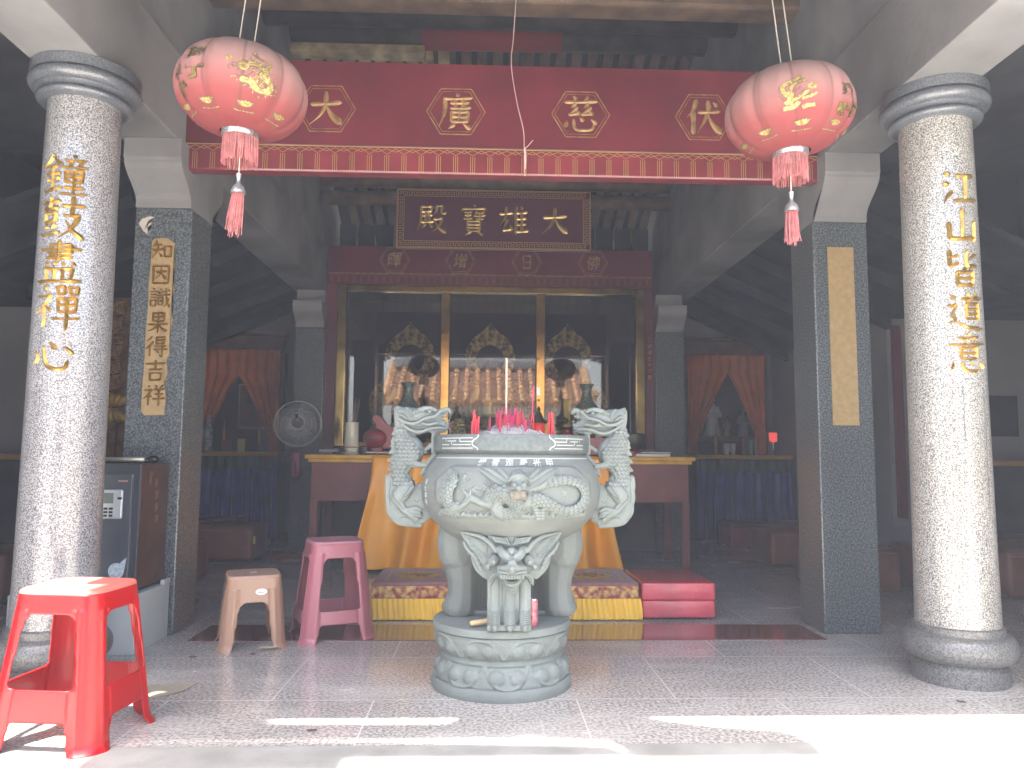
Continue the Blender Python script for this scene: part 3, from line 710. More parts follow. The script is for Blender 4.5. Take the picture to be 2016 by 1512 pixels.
# ------------------------------------------------------------------ lotus pedestal
PX, PY = .08, 3.17
ped = thing('lotus_pedestal', 'round carved stone pedestal with lotus petals under the incense burner', 'pedestal', (PX, PY, 0))
MB().lathe([(0, 0), (.277, 0), (.280, .008), (.280, .032), (.276, .040), (.268, .044)], (PX, PY, 0), 96, cap=False).build('foot_ring', m_stone, ped, smooth=True, ang=35)
s = MB(); s.lathe([(.0, .03), (.262, .03), (.265, .05), (.258, .085), (.242, .112), (.236, .118), (.244, .120), (.246, .128), (.243, .131), (.238, .133), (.237, .140), (.246, .146), (.258, .17), (.266, .20), (.268, .226), (0, .226)], (PX, PY, 0), 144)
for k in range(9):
    a0 = -pi/2+.06+k*2*pi/9
    for q in (-.155, .155):
        a = a0+q; rr = .248
        s.ball((PX+rr*math.cos(a), PY+rr*math.sin(a), .080), (.024, .036, .031), 3, rot=(Matrix.Rotation(a, 3, 'Z') @ Matrix.Rotation(-.3, 3, 'Y')))
    pts = []
    for q in np.linspace(-.34, .34, 19):
        e = 1-abs(q/.34)**2.6; z = .117-.072*e; rr = .270-max(0, z-.05)*.42
        pts.append((PX+rr*math.cos(a0+q), PY+rr*math.sin(a0+q), z))
    s.tube(pts, .0055, 8)
    a0 += .30
    for q in (-.15, .15):
        a = a0+q; rr = .248
        s.ball((PX+rr*math.cos(a), PY+rr*math.sin(a), .178), (.022, .036, .032), 3, rot=(Matrix.Rotation(a, 3, 'Z') @ Matrix.Rotation(.33, 3, 'Y')))
    pts = []
    for q in np.linspace(-.34, .34, 19):
        e = 1-abs(q/.34)**2.6; z = .146+.072*e; rr = .247+(z-.146)*.33
        pts.append((PX+rr*math.cos(a0+q), PY+rr*math.sin(a0+q), z))
    s.tube(pts, .0055, 8)
sculpt(s, .0036, 1, .3).build('petal_body', m_stone, ped, smooth=True)
MB().lathe([(.25, .2265), (.268, .2265), (.276, .231), (.276, .251), (.272, .256), (0, .2565)], (PX, PY, 0), 96, cap=False).build('top_disc', m_stone, ped, smooth=True, ang=35)

# ------------------------------------------------------------------ stone incense burner
CX_, CY_ = .113, 3.17
bur = thing('incense_burner', 'large carved stone incense burner with two dragon handles standing on the lotus pedestal', 'incense burner', (CX_, CY_, .257))
bz = np.array([.52, .56, .60, .66, .72, .78, .84, .88, .905]); br_ = np.array([.10, .20, .272, .332, .36, .366, .35, .326, .305])
def RZ(z): return float(np.interp(z, bz, br_))
zz = np.linspace(.53, .905, 40)
MB().lathe([(0, .528)]+[(RZ(z), z) for z in zz]+[(.29, .912), (.28, .93), (0, .93)], (CX_, CY_, 0), 96, cap=False).build('bowl', m_stoneb, bur, smooth=True, ang=50)
MB().lathe([(.285, .905), (.308, .912), (.318, .922), (.319, .975), (.314, .983), (.29, .983), (.283, .975), (.283, .94)], (CX_, CY_, 0), 96, cap=False).build('rim', m_stoned, bur, smooth=True, ang=35)
def rimf(u, v, h):          # u along the arc, v = z
    a = u/.32-pi/2; r_ = .3195+.0012*h; return (CX_+r_*math.cos(a), CY_+r_*math.sin(a), v)
b = MB()
def cyl_line(pts, w=.0042):
    q = crom(pts, 6) if len(pts) > 2 else np.array([np.array(pts[0])+(np.array(pts[1])-np.array(pts[0]))*t for t in np.linspace(0, 1, 14)])
    strip2(b, q, w, rimf)
for sx in (-1, 1):
    b = MB()
    for seg in (((.16, .968), (.33, .968)), ((.16, .930), (.33, .930)), ((.155, .955), (.22, .955)), ((.24, .957), (.29, .957)), ((.17, .943), (.26, .943)), ((.28, .943), (.33, .943)), ((.22, .955), (.22, .966)), ((.265, .943), (.265, .955)), ((.30, .955), (.30, .966))):
        cyl_line([(sx*seg[0][0], seg[0][1]), (sx*seg[1][0], seg[1][1])], .0035)
    cyl_line([(sx*.137, .981), (sx*.139, .972), (sx*.146, .966), (sx*.160, .958), (sx*.163, .95), (sx*.160, .940), (sx*.146, .933), (sx*.140, .928), (sx*.139, .923)], .0045)
    b.build('engraved_lines', m_chalk, bur)
def bowlf(off):
    def f(u, v, h):
        a = u/.34-pi/2; r_ = RZ(v)+off+.0012*h; return (CX_+r_*math.cos(a), CY_+r_*math.sin(a), v)
    return f
b = MB()
strip2(b, [(u, .893) for u in np.linspace(-.42, .42, 40)], .004, bowlf(.001)); b.build('collar_line', m_chalk, bur)
for i, ch in enumerate('緝青观泰光甲'):
    b = MB(); text_flat(b, ch, bowlf(.002), .034, [(-.125+.0535*i, .876)], ext=.02, bold=.02); b.build('carved_character', m_chalk, bur)
b = MB()
for i, ch in enumerate('信士弟子'): text_flat(b, ch, bowlf(.002), .02, [(-.40, .80-.026*i)], ext=.02)
b.build('small_carved_writing', m_chalk, bur)

# dragon relief on the bowl: everything is laid on the curved surface
def RP(zx, zy, off=0.0):       # design units of the relief drawing -> point on the bowl
    X = (720+zx/3.476-1005)/530; z = .9+(899-(760+zy/3.476))/530
    r_ = RZ(z)+off; y = CY_-math.sqrt(max(r_*r_-X*X, .012)); return np.array((CX_+X, y, z))
rel = MB(); U = 1/3.476/530
def rball(zx, zy, r, h=.5, off=.006):
    p = RP(zx, zy, off); rel.ball(p, (r*U*.96, r*U*h*1.35+.004, r*U*.96), 2)
def rtube(pts, h=.7, off=.008, n=8):
    for q in crom(pts, n): rball(q[0], q[1], q[2], h, off)
# panel ground
def gp(u, v):
    zx = 455+u*1070; e = 1-abs(2*u-1)**3; zy = 720+(v-.5)*(330 if e > .55 else 330*(.35+.65*min(1, e/.55)))
    return RP(zx, zy, .007)
m_panelst = mat('relief_ground_stone', (.135, .155, .15), .8, noise=(5, .16, 8), bump=(190, .35))
pg = MB(); pg.grid(gp, 60, 20); 
for zx in range(520, 1480, 36): rball(zx, 880+6*math.sin(zx*.3), 26, .9, .004)
for zx in range(480, 1500, 14): rball(zx, 892, 14, 1.2, .004)
# dragon body
rtube([(560, 590, 30), (575, 640, 44), (545, 700, 50), (530, 760, 50), (560, 810, 40), (620, 815, 30)])
rtube([(820, 760, 50), (870, 725, 62), (960, 740, 66), (1010, 800, 62), (985, 855, 50), (920, 870, 48), (870, 835, 46), (890, 790, 36)], .8, .012)
rtube([(1000, 830, 55), (1060, 790, 50), (1100, 760, 50), (1160, 770, 48), (1220, 800, 50), (1300, 840, 42), (1390, 850, 40), (1460, 820, 42), (1490, 760, 40), (1470, 690, 38), (1400, 650, 36), (1310, 640, 36), (1230, 665, 34)])
# fore leg with claws and scroll plate
rtube([(820, 800, 36), (760, 790, 34), (700, 765, 30), (650, 810, 24), (600, 840, 24), (530, 845, 20)], .8, .014)
for p in ((490, 850), (500, 868), (555, 872), (585, 878)): rtube([(560, 848, 16), (p[0], p[1], 10)], .9, .016)
for p in ((640, 700), (655, 730), (700, 700)): rtube([(690, 760, 18), (p[0], p[1], 10)], .9, .016)
rtube([(1110, 800, 22), (1140, 850, 26), (1150, 890, 30)], 1.0, .012); rtube([(1180, 800, 22), (1180, 850, 26), (1180, 890, 30)], 1.0, .012)
for k in range(4): rball(1115+k*32, 800, 18, 1.0, .02)
# clouds
for cx_, cy_, r0 in ((665, 625, 34), (640, 690, 30), (740, 700, 30), (780, 690, 24), (1330, 720, 26)):
    rtube([(cx_+r0*math.cos(a)*(1-a/9), cy_+r0*math.sin(a)*(1-a/9), 9) for a in np.linspace(0, 7, 12)], 1.0, .008, 3)
    rball(cx_, cy_, r0, .35, .004)
# mane flames both sides of the head
for pts in ([(960, 690, 26), (880, 660, 24), (810, 610, 22), (750, 572, 12)], [(950, 660, 22), (890, 620, 22), (830, 580, 18), (790, 566, 10)], [(960, 640, 20), (910, 590, 18), (880, 566, 12)], [(930, 700, 16), (840, 690, 14), (790, 650, 10)]):
    rtube(pts, .6, .014); rtube([(2040-a, c_, r) for a, c_, r in pts], .6, .014)
rtube([(1090, 700, 30), (1170, 680, 28), (1230, 620, 22), (1275, 575, 10)], .6, .016)
# head
rball(1015, 640, 72, .7, .014); rball(1015, 690, 62, .9, .026)
for p in ((985, 665), (1050, 665)): rball(p[0], p[1], 16, 1, .052)
rtube([(950, 640, 14), (985, 612, 16), (1015, 605, 18), (1050, 612, 16), (1085, 640, 14)], .9, .045)
rball(1015, 690, 26, 1.2, .062)
for zx in range(480, 1520, 40):        # crest of small spikes
    rtube([(zx, 880, 15), (zx+14, 852-8*math.sin(zx), 5)], .7, .016)
# scales
def scale_row(path, w, rows, n):
    Q = crom(path, n)
    T = np.gradient(Q, axis=0)
    for i in range(1, len(Q)-1):
        t = T[i, :2]/(np.linalg.norm(T[i, :2])+1e-9); nn = np.array([-t[1], t[0]])
        for k in range(rows):
            o_ = ((k+.5*(i % 2))/(rows-.5)-.5)*1.35*Q[i, 2]
            p = Q[i, :2]+nn*o_; hh = math.sqrt(max(0, 1-(o_/Q[i, 2])**2))
            P3 = RP(p[0], p[1], .009+Q[i, 2]*U*1.0*hh+.002)
            rel.ball(P3, (w*U*1.05, .0046, w*U*1.05), 1)
scale_row([(560, 600, 40), (575, 640, 46), (545, 700, 50), (530, 760, 50), (560, 810, 40)], 15, 4, 4)
scale_row([(820, 760, 56), (870, 725, 64), (960, 740, 68), (1010, 800, 64), (985, 855, 52), (920, 870, 50), (870, 835, 46)], 17, 4, 4)
scale_row([(1100, 760, 50), (1160, 770, 48), (1220, 800, 50), (1300, 840, 42), (1390, 850, 40), (1460, 820, 42), (1490, 760, 40), (1470, 690, 38), (1400, 650, 36), (1310, 640, 36), (1230, 665, 34)], 13, 4, 5)
relm = sculpt(rel, .0030, 0); relm.build('dragon_relief', m_stone, bur, smooth=True)
bv = groove_setup(relm); gm_ = MB()
def rp2(p): return (CX_+(720+p[0]/3.476-1005)/530, .9+(899-(760+p[1]/3.476))/530)
def rgroove(pts, w=.0032): groove(gm_, bv, [rp2(p) for p in pts], w)
for path, rows in (([(560, 600, 36), (575, 640, 42), (545, 700, 46), (530, 760, 46), (560, 810, 36)], 3), ([(820, 760, 50), (870, 725, 60), (960, 740, 62), (1010, 800, 60), (985, 855, 48), (920, 870, 46)], 4),
        ([(1100, 760, 46), (1160, 770, 46), (1220, 800, 48), (1300, 840, 40), (1390, 850, 38), (1460, 820, 40), (1490, 760, 38), (1470, 690, 36), (1400, 650, 34), (1310, 640, 34), (1230, 665, 32)], 3)):
    Q = crom(path, 5); T = np.gradient(Q, axis=0)[:, :2]; T /= np.linalg.norm(T, axis=1)[:, None]
    for i in range(0, len(Q), 2):
        t, nn = T[i], np.array([-T[i][1], T[i][0]])
        for k in range(rows):
            c = Q[i, :2]+nn*(((k+.5*((i//2) % 2))/(rows-.5)-.5)*1.5*Q[i, 2]); r0 = Q[i, 2]*.36
            rgroove([c+nn*r0, c+t*r0*.9+nn*r0*.5, c+t*r0*1.15, c+t*r0*.9-nn*r0*.5, c-nn*r0], .0028)
for s_ in (0, 1):
    for pts in ([(950, 700), (880, 672), (810, 624), (756, 580)], [(945, 668), (880, 632), (826, 594), (785, 572)], [(940, 640), (890, 598), (850, 570)], [(955, 716), (860, 706), (800, 664)]):
        rgroove([(2035-a, c) if s_ else (a, c) for a, c in pts])
rgroove([(940, 655), (960, 618), (1015, 596), (1070, 618), (1092, 655)], .004); rgroove([(955, 720), (1015, 735), (1080, 720)], .004)
rgroove([(960, 668), (985, 652), (1010, 668)]); rgroove([(1025, 668), (1050, 652), (1075, 668)])
for k in range(4): rgroove([(1122, 826+k*20), (1195, 826+k*20)], .0028)
rgroove([(640, 640), (655, 605), (690, 612), (688, 645), (662, 640), (668, 626)]); rgroove([(610, 690), (650, 668), (665, 700)]); rgroove([(720, 700), (760, 712), (785, 690)])
rgroove([(600, 815), (660, 790), (700, 745)]); rgroove([(705, 790), (760, 810), (810, 850)])
oo = gm_.build('dark_groove_lines', m_groove, bur); oo['kind'] = 'stuff'
pg.build('relief_panel', m_panelst, bur, smooth=True, thick=.014)
# soot-black open mouth of the relief head
b = MB(); p = RP(1012, 738, .058); b.box(p[0]-.029, p[0]+.029, p[1]-.012, p[1]+.05, p[2]-.016, p[2]+.018, bev=.006)
b.build('snout', mat('sooty_stone', (.07, .065, .055), .7, noise=(60, .8, 4, (.15, .13, .105))), bur, smooth=False)

# dragon handles
def HP(zx, zy): return (CX_+(760+zx/6.048-1005)/476, .9+(899-(800+zy/6.048))/476)
HU = 1/6.048/476
def handle(sgn, jit):
    s = MB(); body = []
    def hb(zx, zy, r, dy=0, dep=.68):
        X, Z = HP(zx, zy); X = CX_+(X-CX_)*(-sgn)
        rr = r*HU; s.ball((X, CY_+dy, Z), (rr, max(rr*dep, .006), rr), 2)
    def ht(pts, n=7, dy=0, dep=.68, rec=False):
        Q = crom(pts, n)
        for q in Q: hb(q[0], q[1], q[2], dy, dep)
        if rec: body.append(Q)
    # trunk
    ht([(185, 270, 80), (200, 350, 105), (230, 450, 135), (285, 545, 175), (225, 640, 155), (180, 740, 120), (185, 840, 110), (215, 930, 125), (225, 1010, 120)], 10, rec=True)
    ht([(215, 1000, 120), (150, 1080, 100), (120, 1200, 85), (180, 1300, 85), (300, 1330, 85), (420, 1310, 90), (500, 1260, 90)], 8, dep=.62)
    ht([(330, 1060, 100), (410, 1030, 90), (440, 1130, 110), (400, 1230, 110)], 8, dep=.6); ht([(250, 1150, 90), (330, 1200, 90)], 6)
    ht([(420, 960, 50), (500, 1000, 60), (540, 1150, 60)], 8)
    # cloud ridge on the outer side
    ht([(45, 850, 40), (32, 930, 34), (48, 1000, 42), (36, 1080, 36), (58, 1160, 42), (60, 1240, 40), (110, 1310, 44), (170, 1370, 40), (300, 1390, 42), (420, 1400, 40)], 6, dep=.9)
    ht([(80, 900, 50), (90, 1000, 55), (100, 1100, 60)], 6)
    # mane spikes down the back of the neck
    for (a, c_) in (((150, 250, 40), (95, 282, 8)), ((140, 305, 44), (72, 350, 8)), ((130, 380, 46), (64, 440, 8)), ((120, 450, 48), (55, 495, 8)), ((110, 540, 50), (38, 575, 8)), ((100, 640, 46), (30, 660, 10)), ((90, 740, 44), (30, 760, 10))): ht([a, c_], 7, dep=.7)
    # head
    ht([(165, 105, 78), (240, 130, 105), (330, 140, 105), (430, 140, 92), (540, 130, 74), (620, 120, 56)], 9, dep=.72)
    ht([(610, 110, 46), (660, 75, 42), (715, 50, 34), (745, 62, 26)], 8, dep=.9)
    ht([(190, 200, 70), (260, 262, 80), (370, 290, 66), (480, 262, 62), (590, 240, 52), (680, 245, 44), (715, 262, 34)], 9, dep=.75)
    ht([(400, 200, 80), (520, 195, 66), (600, 185, 52)], 7, dep=.6); ht([(620, 190, 40), (680, 200, 30)], 5, dep=.7)
    hb(735, 225, 22, 0, 1); hb(742, 180, 16, 0, 1); hb(690, 130, 22, 0, 1); hb(725, 118, 14, 0, 1); hb(755, 82, 20, 0, 1.2)
    ht([(130, 30, 24), (160, 70, 50), (190, 130, 70)], 7, dep=.6); ht([(120, 60, 30), (140, 150, 50), (160, 210, 60)], 6)
    for dy in (-1, 1):
        e = dy*.030
        ht([(330, 95, 22), (400, 62, 30), (470, 42, 30), (540, 44, 26), (590, 66, 22)], 8, e*.8, 1)        # brow
        hb(375, 70, 26, e*.9, 1); hb(520, 80, 26, e*1.1, 1.1); hb(300, 90, 22, e, 1)
        ht([(160, 165, 18), (230, 205, 20), (300, 224, 20), (380, 214, 20), (450, 172, 20), (520, 150, 20), (580, 140, 20), (625, 100, 20), (660, 60, 18)], 8, e*1.28, 1)   # whisker
        ht([(200, 235, 16), (270, 285, 18), (350, 318, 18), (430, 318, 18), (520, 285, 16), (620, 272, 16), (710, 280, 14)], 8, e*1.15, 1)   # lip
        ht([(380, 240, 16), (440, 222, 20), (500, 236, 18), (560, 225, 18), (620, 215, 14)], 6, e*1.0, 1)
        ht([(250, 40, 14), (290, 90, 16), (310, 140, 12)], 5, e*1.2, 1); ht([(150, 120, 12), (200, 130, 14), (250, 170, 10)], 5, e*1.15, 1)
        # fore leg
        ht([(340, 590, 80), (300, 640, 60), (250, 680, 40), (330, 690, 42), (420, 705, 38), (480, 712, 36)], 8, e*.9, .7)
        # thigh and foot
        ht([(270, 960, 90), (200, 1050, 95), (150, 1100, 60), (200, 1170, 44), (260, 1240, 44), (350, 1240, 34), (430, 1290, 26)], 8, e*.9, .7)
        ht([(260, 1240, 36), (330, 1290, 28), (400, 1340, 22)], 6, e, .8); ht([(280, 1230, 30), (370, 1200, 24), (430, 1230, 20)], 6, e, .8)
        ht([(330, 900, 12), (300, 980, 14), (250, 1040, 12)], 5, e*1.25, 1); ht([(350, 960, 12), (310, 1020, 14), (240, 1080, 12)], 5, e*1.2, 1)
    ht([(480, 712, 36), (530, 670, 38), (565, 620, 34), (590, 585, 26)], 8, -.02, .8); ht([(500, 700, 34), (470, 760, 32), (440, 810, 24)], 7, -.02, .8)
    ht([(530, 700, 26), (490, 770, 24), (455, 830, 18)], 7, .02, .8); ht([(470, 530, 26), (530, 480, 26), (570, 450, 24)], 7, 0, .9)
    ht([(573, 320, 36), (573, 440, 36), (573, 560, 36), (600, 640, 40)], 8, 0, 1.0); ht([(540, 300, 34), (620, 300, 34), (690, 300, 26)], 7, 0, 1.0)
    # scales on both faces of trunk
    for Q in body:
        zx_, zy_, rr_ = Q[:, 0], Q[:, 1], Q[:, 2]
        row = 0
        for yy_ in np.arange(300, 960, 42):
            row += 1
            k = int(np.argmin(abs(zy_-yy_))); c0, r0 = zx_[k], rr_[k]
            for xx_ in np.arange(c0-r0*.78+(22 if row % 2 else 0), c0+r0*.8, 46):
                ins = 0
                d2 = (zx_-xx_)**2+(zy_-yy_)**2; ins = np.max(rr_**2-d2)
                if ins < 300: continue
                h = math.sqrt(ins)*.68*HU
                X, Z = HP(xx_, yy_); X = CX_+(X-CX_)*(-sgn)
                for dy in (-1, 1):
                    s.ball((X, CY_+dy*(h+.0015), Z), (27*HU, .0052, 27*HU), 1, rot=Matrix.Rotation(dy*-.55, 3, 'X'))
    hm = sculpt(s, .0029, 0); o = hm.build('dragon_handle', m_stone, bur, smooth=True)
    bv = groove_setup(hm); gm_ = MB()
    def hp2(p): X, Z = HP(p[0], p[1]); return (CX_+(X-CX_)*(-sgn), Z)
    def hg(pts, w=.0034): groove(gm_, bv, [hp2(p) for p in pts], w)
    row = 0
    for yy_ in range(330, 960, 46):
        row += 1; Q = body[0]; k = int(np.argmin(abs(Q[:, 1]-yy_))); c0, r0 = Q[k, 0], Q[k, 2]*.82
        for xx_ in np.arange(c0-r0+(24 if row % 2 else 0), c0+r0, 50):
            hg([(xx_-25, yy_-4), (xx_-16, yy_+14), (xx_, yy_+21), (xx_+16, yy_+14), (xx_+25, yy_-4)], .0030)
    hg([(165, 190), (230, 228), (300, 248), (380, 240), (450, 198), (520, 176), (585, 166), (640, 120), (680, 82)], .005)
    hg([(160, 145), (230, 182), (300, 200), (370, 190), (440, 150), (510, 126), (570, 112)], .004)
    hg([(205, 262), (270, 312), (350, 345), (440, 342), (530, 306), (640, 292), (710, 302)], .004); hg([(230, 250), (310, 270), (380, 290), (450, 286), (540, 262), (620, 246), (700, 250)], .004)
    hg([(660, 130), (700, 150), (735, 128)], .005); hg([(650, 170), (690, 186), (740, 200)], .004); hg([(345, 100), (372, 62), (410, 86)], .0035); hg([(480, 92), (520, 64), (560, 88)], .0035)
    hg([(160, 110), (220, 120), (270, 170)], .004); hg([(240, 40), (285, 90), (300, 150)], .004); hg([(130, 60), (150, 140), (165, 210)], .003)
    for k in range(6): hg([(75+k*4, 290+k*72), (110+k*2, 300+k*72), (150, 292+k*72)], .003)
    hg([(330, 890), (290, 990), (240, 1060), (210, 1110)], .004); hg([(355, 950), (300, 1040), (235, 1085)], .004); hg([(110, 1000), (120, 1080), (180, 1150), (240, 1220)], .004)
    hg([(300, 700), (400, 728), (480, 738)], .004); hg([(220, 680), (290, 715), (340, 690)], .004); hg([(180, 1330), (240, 1310), (300, 1330), (380, 1390)], .004)
    for k in range(3): hg([(340, 1225+k*40), (400, 1235+k*38), (455, 1265+k*36)], .0035)
    hg([(350, 1110), (385, 1140), (415, 1110)], .0035); hg([(60, 850), (70, 950), (60, 1060), (75, 1180)], .003); hg([(480, 740), (450, 800), (430, 850)], .003); hg([(560, 620), (520, 690), (480, 760)], .003)
    oo = gm_.build('dark_groove_lines', m_groove, o, world=False) if False else gm_.build('dark_groove_lines', m_groove, bur); oo['kind'] = 'stuff'
    return o
handle(-1, 0); handle(1, 1)

# front leg: beast face over three toes
def LP(zx, zy): return (CX_+(860+zx/7.2-1011)/520, .9+(899-(1040+zy/7.2))/520)
LU = 1/7.2/520
def beast_leg():
    s = MB(); y0 = 2.93
    def lb(zx, zy, r, dy=0, dep=1.0, rx=None):
        X, Z = LP(zx, zy); rr = r*LU; s.ball((X, y0-dy, Z), ((rx or r)*LU, rr*dep, rr), 2)
    def lt(pts, n=7, dy=0, dep=1.0, both=False):
        for q in crom(pts, n):
            d = q[3] if len(q) > 3 else dy
            lb(q[0], q[1], q[2], d, dep)
            if both: lb(2130-q[0], q[1], q[2], d, dep)
    # shin with three toes
    for cx_, r in ((840, 92), (1050, 104), (1256, 92)):
        d = .03 if cx_ == 1048 else .012
        lt([(cx_, 720, r*.86, d), (cx_, 900, r*.84, d), (cx_, 1050, r*.9, d), (cx_, 1180, r*.94, d+.012), (cx_, 1270, r*.84, d+.024), (cx_, 1320, r*.55, d+.036)], 7)
        lb(cx_, 1338, r*.46, d+.044, 1.2)
        for k in range(6): lt([(cx_-r*.6, 1110+k*32, 9, d+.020+k*.002), (cx_, 1128+k*32, 12, d+.034+k*.003), (cx_+r*.6, 1110+k*32, 9, d+.020+k*.002)], 5)
    X, Z = LP(735, 1000); X2, _ = LP(1345, 1000); zb = LP(0, 1378)[1]
    s.box(X, X2, y0-.02, y0+.10, zb, .62); s.box(X, X2, y0-.045, y0+.10, zb, zb+.02)
    # face
    lt([(1065, 200, 170, 0), (1065, 400, 230, .005), (1065, 560, 220, .01), (1065, 680, 180, .0)], 6, dep=.5)
    lt([(830, 330, 130, -.01), (830, 480, 130, 0), (850, 620, 110, 0)], 6, dep=.6, both=True)
    lb(1070, 560, 110, .06, .7, 185); lb(1070, 510, 70, .085, .8, 150)
    lt([(900, 520, 40, .07), (980, 505, 46, .095), (1070, 490, 60, .108), (1160, 505, 46, .095), (1240, 520, 40, .07)], 6)
    lb(1065, 440, 66, .10, .9); lb(1065, 500, 56, .132, .7); lb(1012, 505, 30, .112, .8); lb(1118, 505, 30, .112, .8)
    lt([(885, 560, 26, .088), (980, 558, 26, .110), (1070, 566, 26, .116), (1160, 558, 26, .110), (1250, 560, 26, .088)], 7)
    for k in range(9):
        zx = 925+k*36; d = .108-abs(k-4)*.004; X, Z = LP(zx, 606); s.box(X-.0036, X+.0036, y0-d-.012, y0-d+.03, Z-.008, Z+.009)
    for zx in (905, 1232): lt([(zx, 580, 22, .09), (zx+(8 if zx < 1000 else -8), 650, 10, .092)], 5)
    lt([(965, 650, 30, .07), (1000, 700, 40, .075), (1070, 725, 50, .08), (1150, 700, 40, .075), (1185, 650, 30, .07)], 7); lb(1070, 680, 70, .055, .8, 110)
    lt([(990, 760, 26, .055), (1070, 790, 32, .062), (1150, 760, 26, .055)], 6); lt([(1000, 820, 22, .05), (1070, 845, 28, .055), (1140, 820, 22, .05)], 6)
    # brow plates, eyes
    lt([(900, 270, 55, .05), (950, 330, 60, .07), (1020, 370, 46, .082)], 7, dep=.6, both=True); lb(1065, 310, 80, .06, .6)
    lt([(880, 250, 24, .065), (905, 330, 22, .08), (970, 385, 22, .09), (1040, 400, 18, .094)], 7, both=True)
    lb(820, 420, 88, .03, .75); lb(1310, 420, 88, .03, .75); lb(815, 430, 40, .07, .8); lb(1315, 430, 40, .07, .8)
    lb(735, 520, 44, .03); lb(1395, 520, 44, .03)
    for k in range(3): lt([(880-k*34, 590+k*10, 18, .075-k*.012), (820-k*26, 650+k*20, 18, .055-k*.008), (790-k*14, 720+k*18, 14, .038)], 6, both=True)
    # flaring ears and mane
    lt([(760, 520, 90, 0), (640, 400, 80, 0), (520, 250, 66, -.004), (430, 130, 46, -.008), (360, 60, 20, -.014)], 9, dep=.55, both=True)
    lt([(720, 640, 70, -.006), (620, 560, 60, -.006), (560, 480, 44, -.008), (520, 400, 30, -.01)], 8, dep=.6, both=True)
    lt([(700, 280, 80, -.004), (560, 170, 70, -.008), (460, 90, 40, -.012)], 8, dep=.5, both=True); lt([(760, 200, 90, -.004), (640, 110, 60, -.01)], 8, dep=.5, both=True)
    lt([(850, 290, 34, .05), (760, 190, 34, .036), (640, 110, 30, .024), (500, 75, 22, .016), (370, 50, 12, .006)], 9, both=True)
    lt([(470, 340, 26, .006), (520, 350, 30, .014), (580, 430, 26, .018), (640, 560, 22, .02)], 8, both=True); lt([(400, 190, 20, .008), (440, 270, 24, .012), (540, 380, 20, .02)], 8, both=True)
    for k in range(6): lt([(640-k*26, 470-k*62, 9, .040), (585-k*20, 410-k*56, 8, .034)], 4, both=True)
    for k in range(7): lt([(1065-20-k*34, 210-k*6, 12, .055-k*.003), (1065-60-k*36, 120-k*4, 12, .04)], 5, both=True)
    lt([(1065, 90, 120, .0), (1065, 180, 120, .02)], 5, dep=.5)
    lm = sculpt(s, .0030, 0); o = lm.build('beast_leg', m_stone, bur, smooth=True)
    for k in range(9):
        X, Z = LP(921+k*36, 600); d = .122-abs(k-4)*.003
        MB().box(X-.0040, X+.0040, y0-d-.004, y0-d+.03, Z-.009, Z+.006, bev=.0012, seg=1).build('tooth', m_stone, o)
    bv = groove_setup(lm); gm_ = MB()
    def lg(pts, w=.0032, both=True):
        groove(gm_, bv, [LP(*p) for p in pts], w)
        if both: groove(gm_, bv, [LP(2130-p[0], p[1]) for p in pts], w)
    for k in range(6): lg([(500+k*34, 160+k*50), (450+k*32, 140+k*46)], .0028); lg([(690-k*30, 590-k*70), (640-k*28, 520-k*66), (600-k*26, 480-k*60)], .0028)
    lg([(860, 330), (760, 250), (640, 160), (480, 100), (390, 70)], .004); lg([(900, 230), (800, 130), (660, 85)], .003)
    lg([(880, 255), (900, 330), (970, 388), (1045, 400)], .005); lg([(960, 245), (1010, 260), (1040, 320), (1048, 390)], .004)
    for k in range(6): lg([(1055-k*36, 225-k*14), (1020-k*40, 130-k*8)], .003)
    lg([(890, 528), (980, 532), (1065, 548)], .005); lg([(900, 572), (1065, 576)], .004); lg([(930, 622), (1000, 630), (1065, 632)], .006)
    lg([(1010, 520), (1035, 500), (1060, 530)], .005); lg([(740, 420), (800, 350), (890, 350)], .004); lg([(775, 430), (812, 396), (850, 430)], .0035); lg([(700, 470), (720, 560), (790, 560)], .0035)
    lg([(880, 640), (830, 690), (790, 780)], .004); lg([(850, 610), (800, 660), (770, 730)], .004); lg([(990, 690), (1065, 715)], .004); lg([(985, 760), (1065, 790)], .003); lg([(1000, 820), (1065, 848)], .003)
    lg([(948, 760), (944, 1000), (944, 1300)], .005)
    for k in range(7):
        lg([(775, 1110+k*26), (840, 1126+k*26), (905, 1110+k*26)], .0026); lg([(985, 1110+k*26), (1065, 1130+k*26)], .0026)
    lg([(785, 1315), (800, 1290), (845, 1280), (890, 1290), (900, 1315)], .005); lg([(990, 1320), (1010, 1296), (1065, 1286)], .005)
    oo = gm_.build('dark_groove_lines', m_groove, bur); oo['kind'] = 'stuff'
    return o
beast_leg()
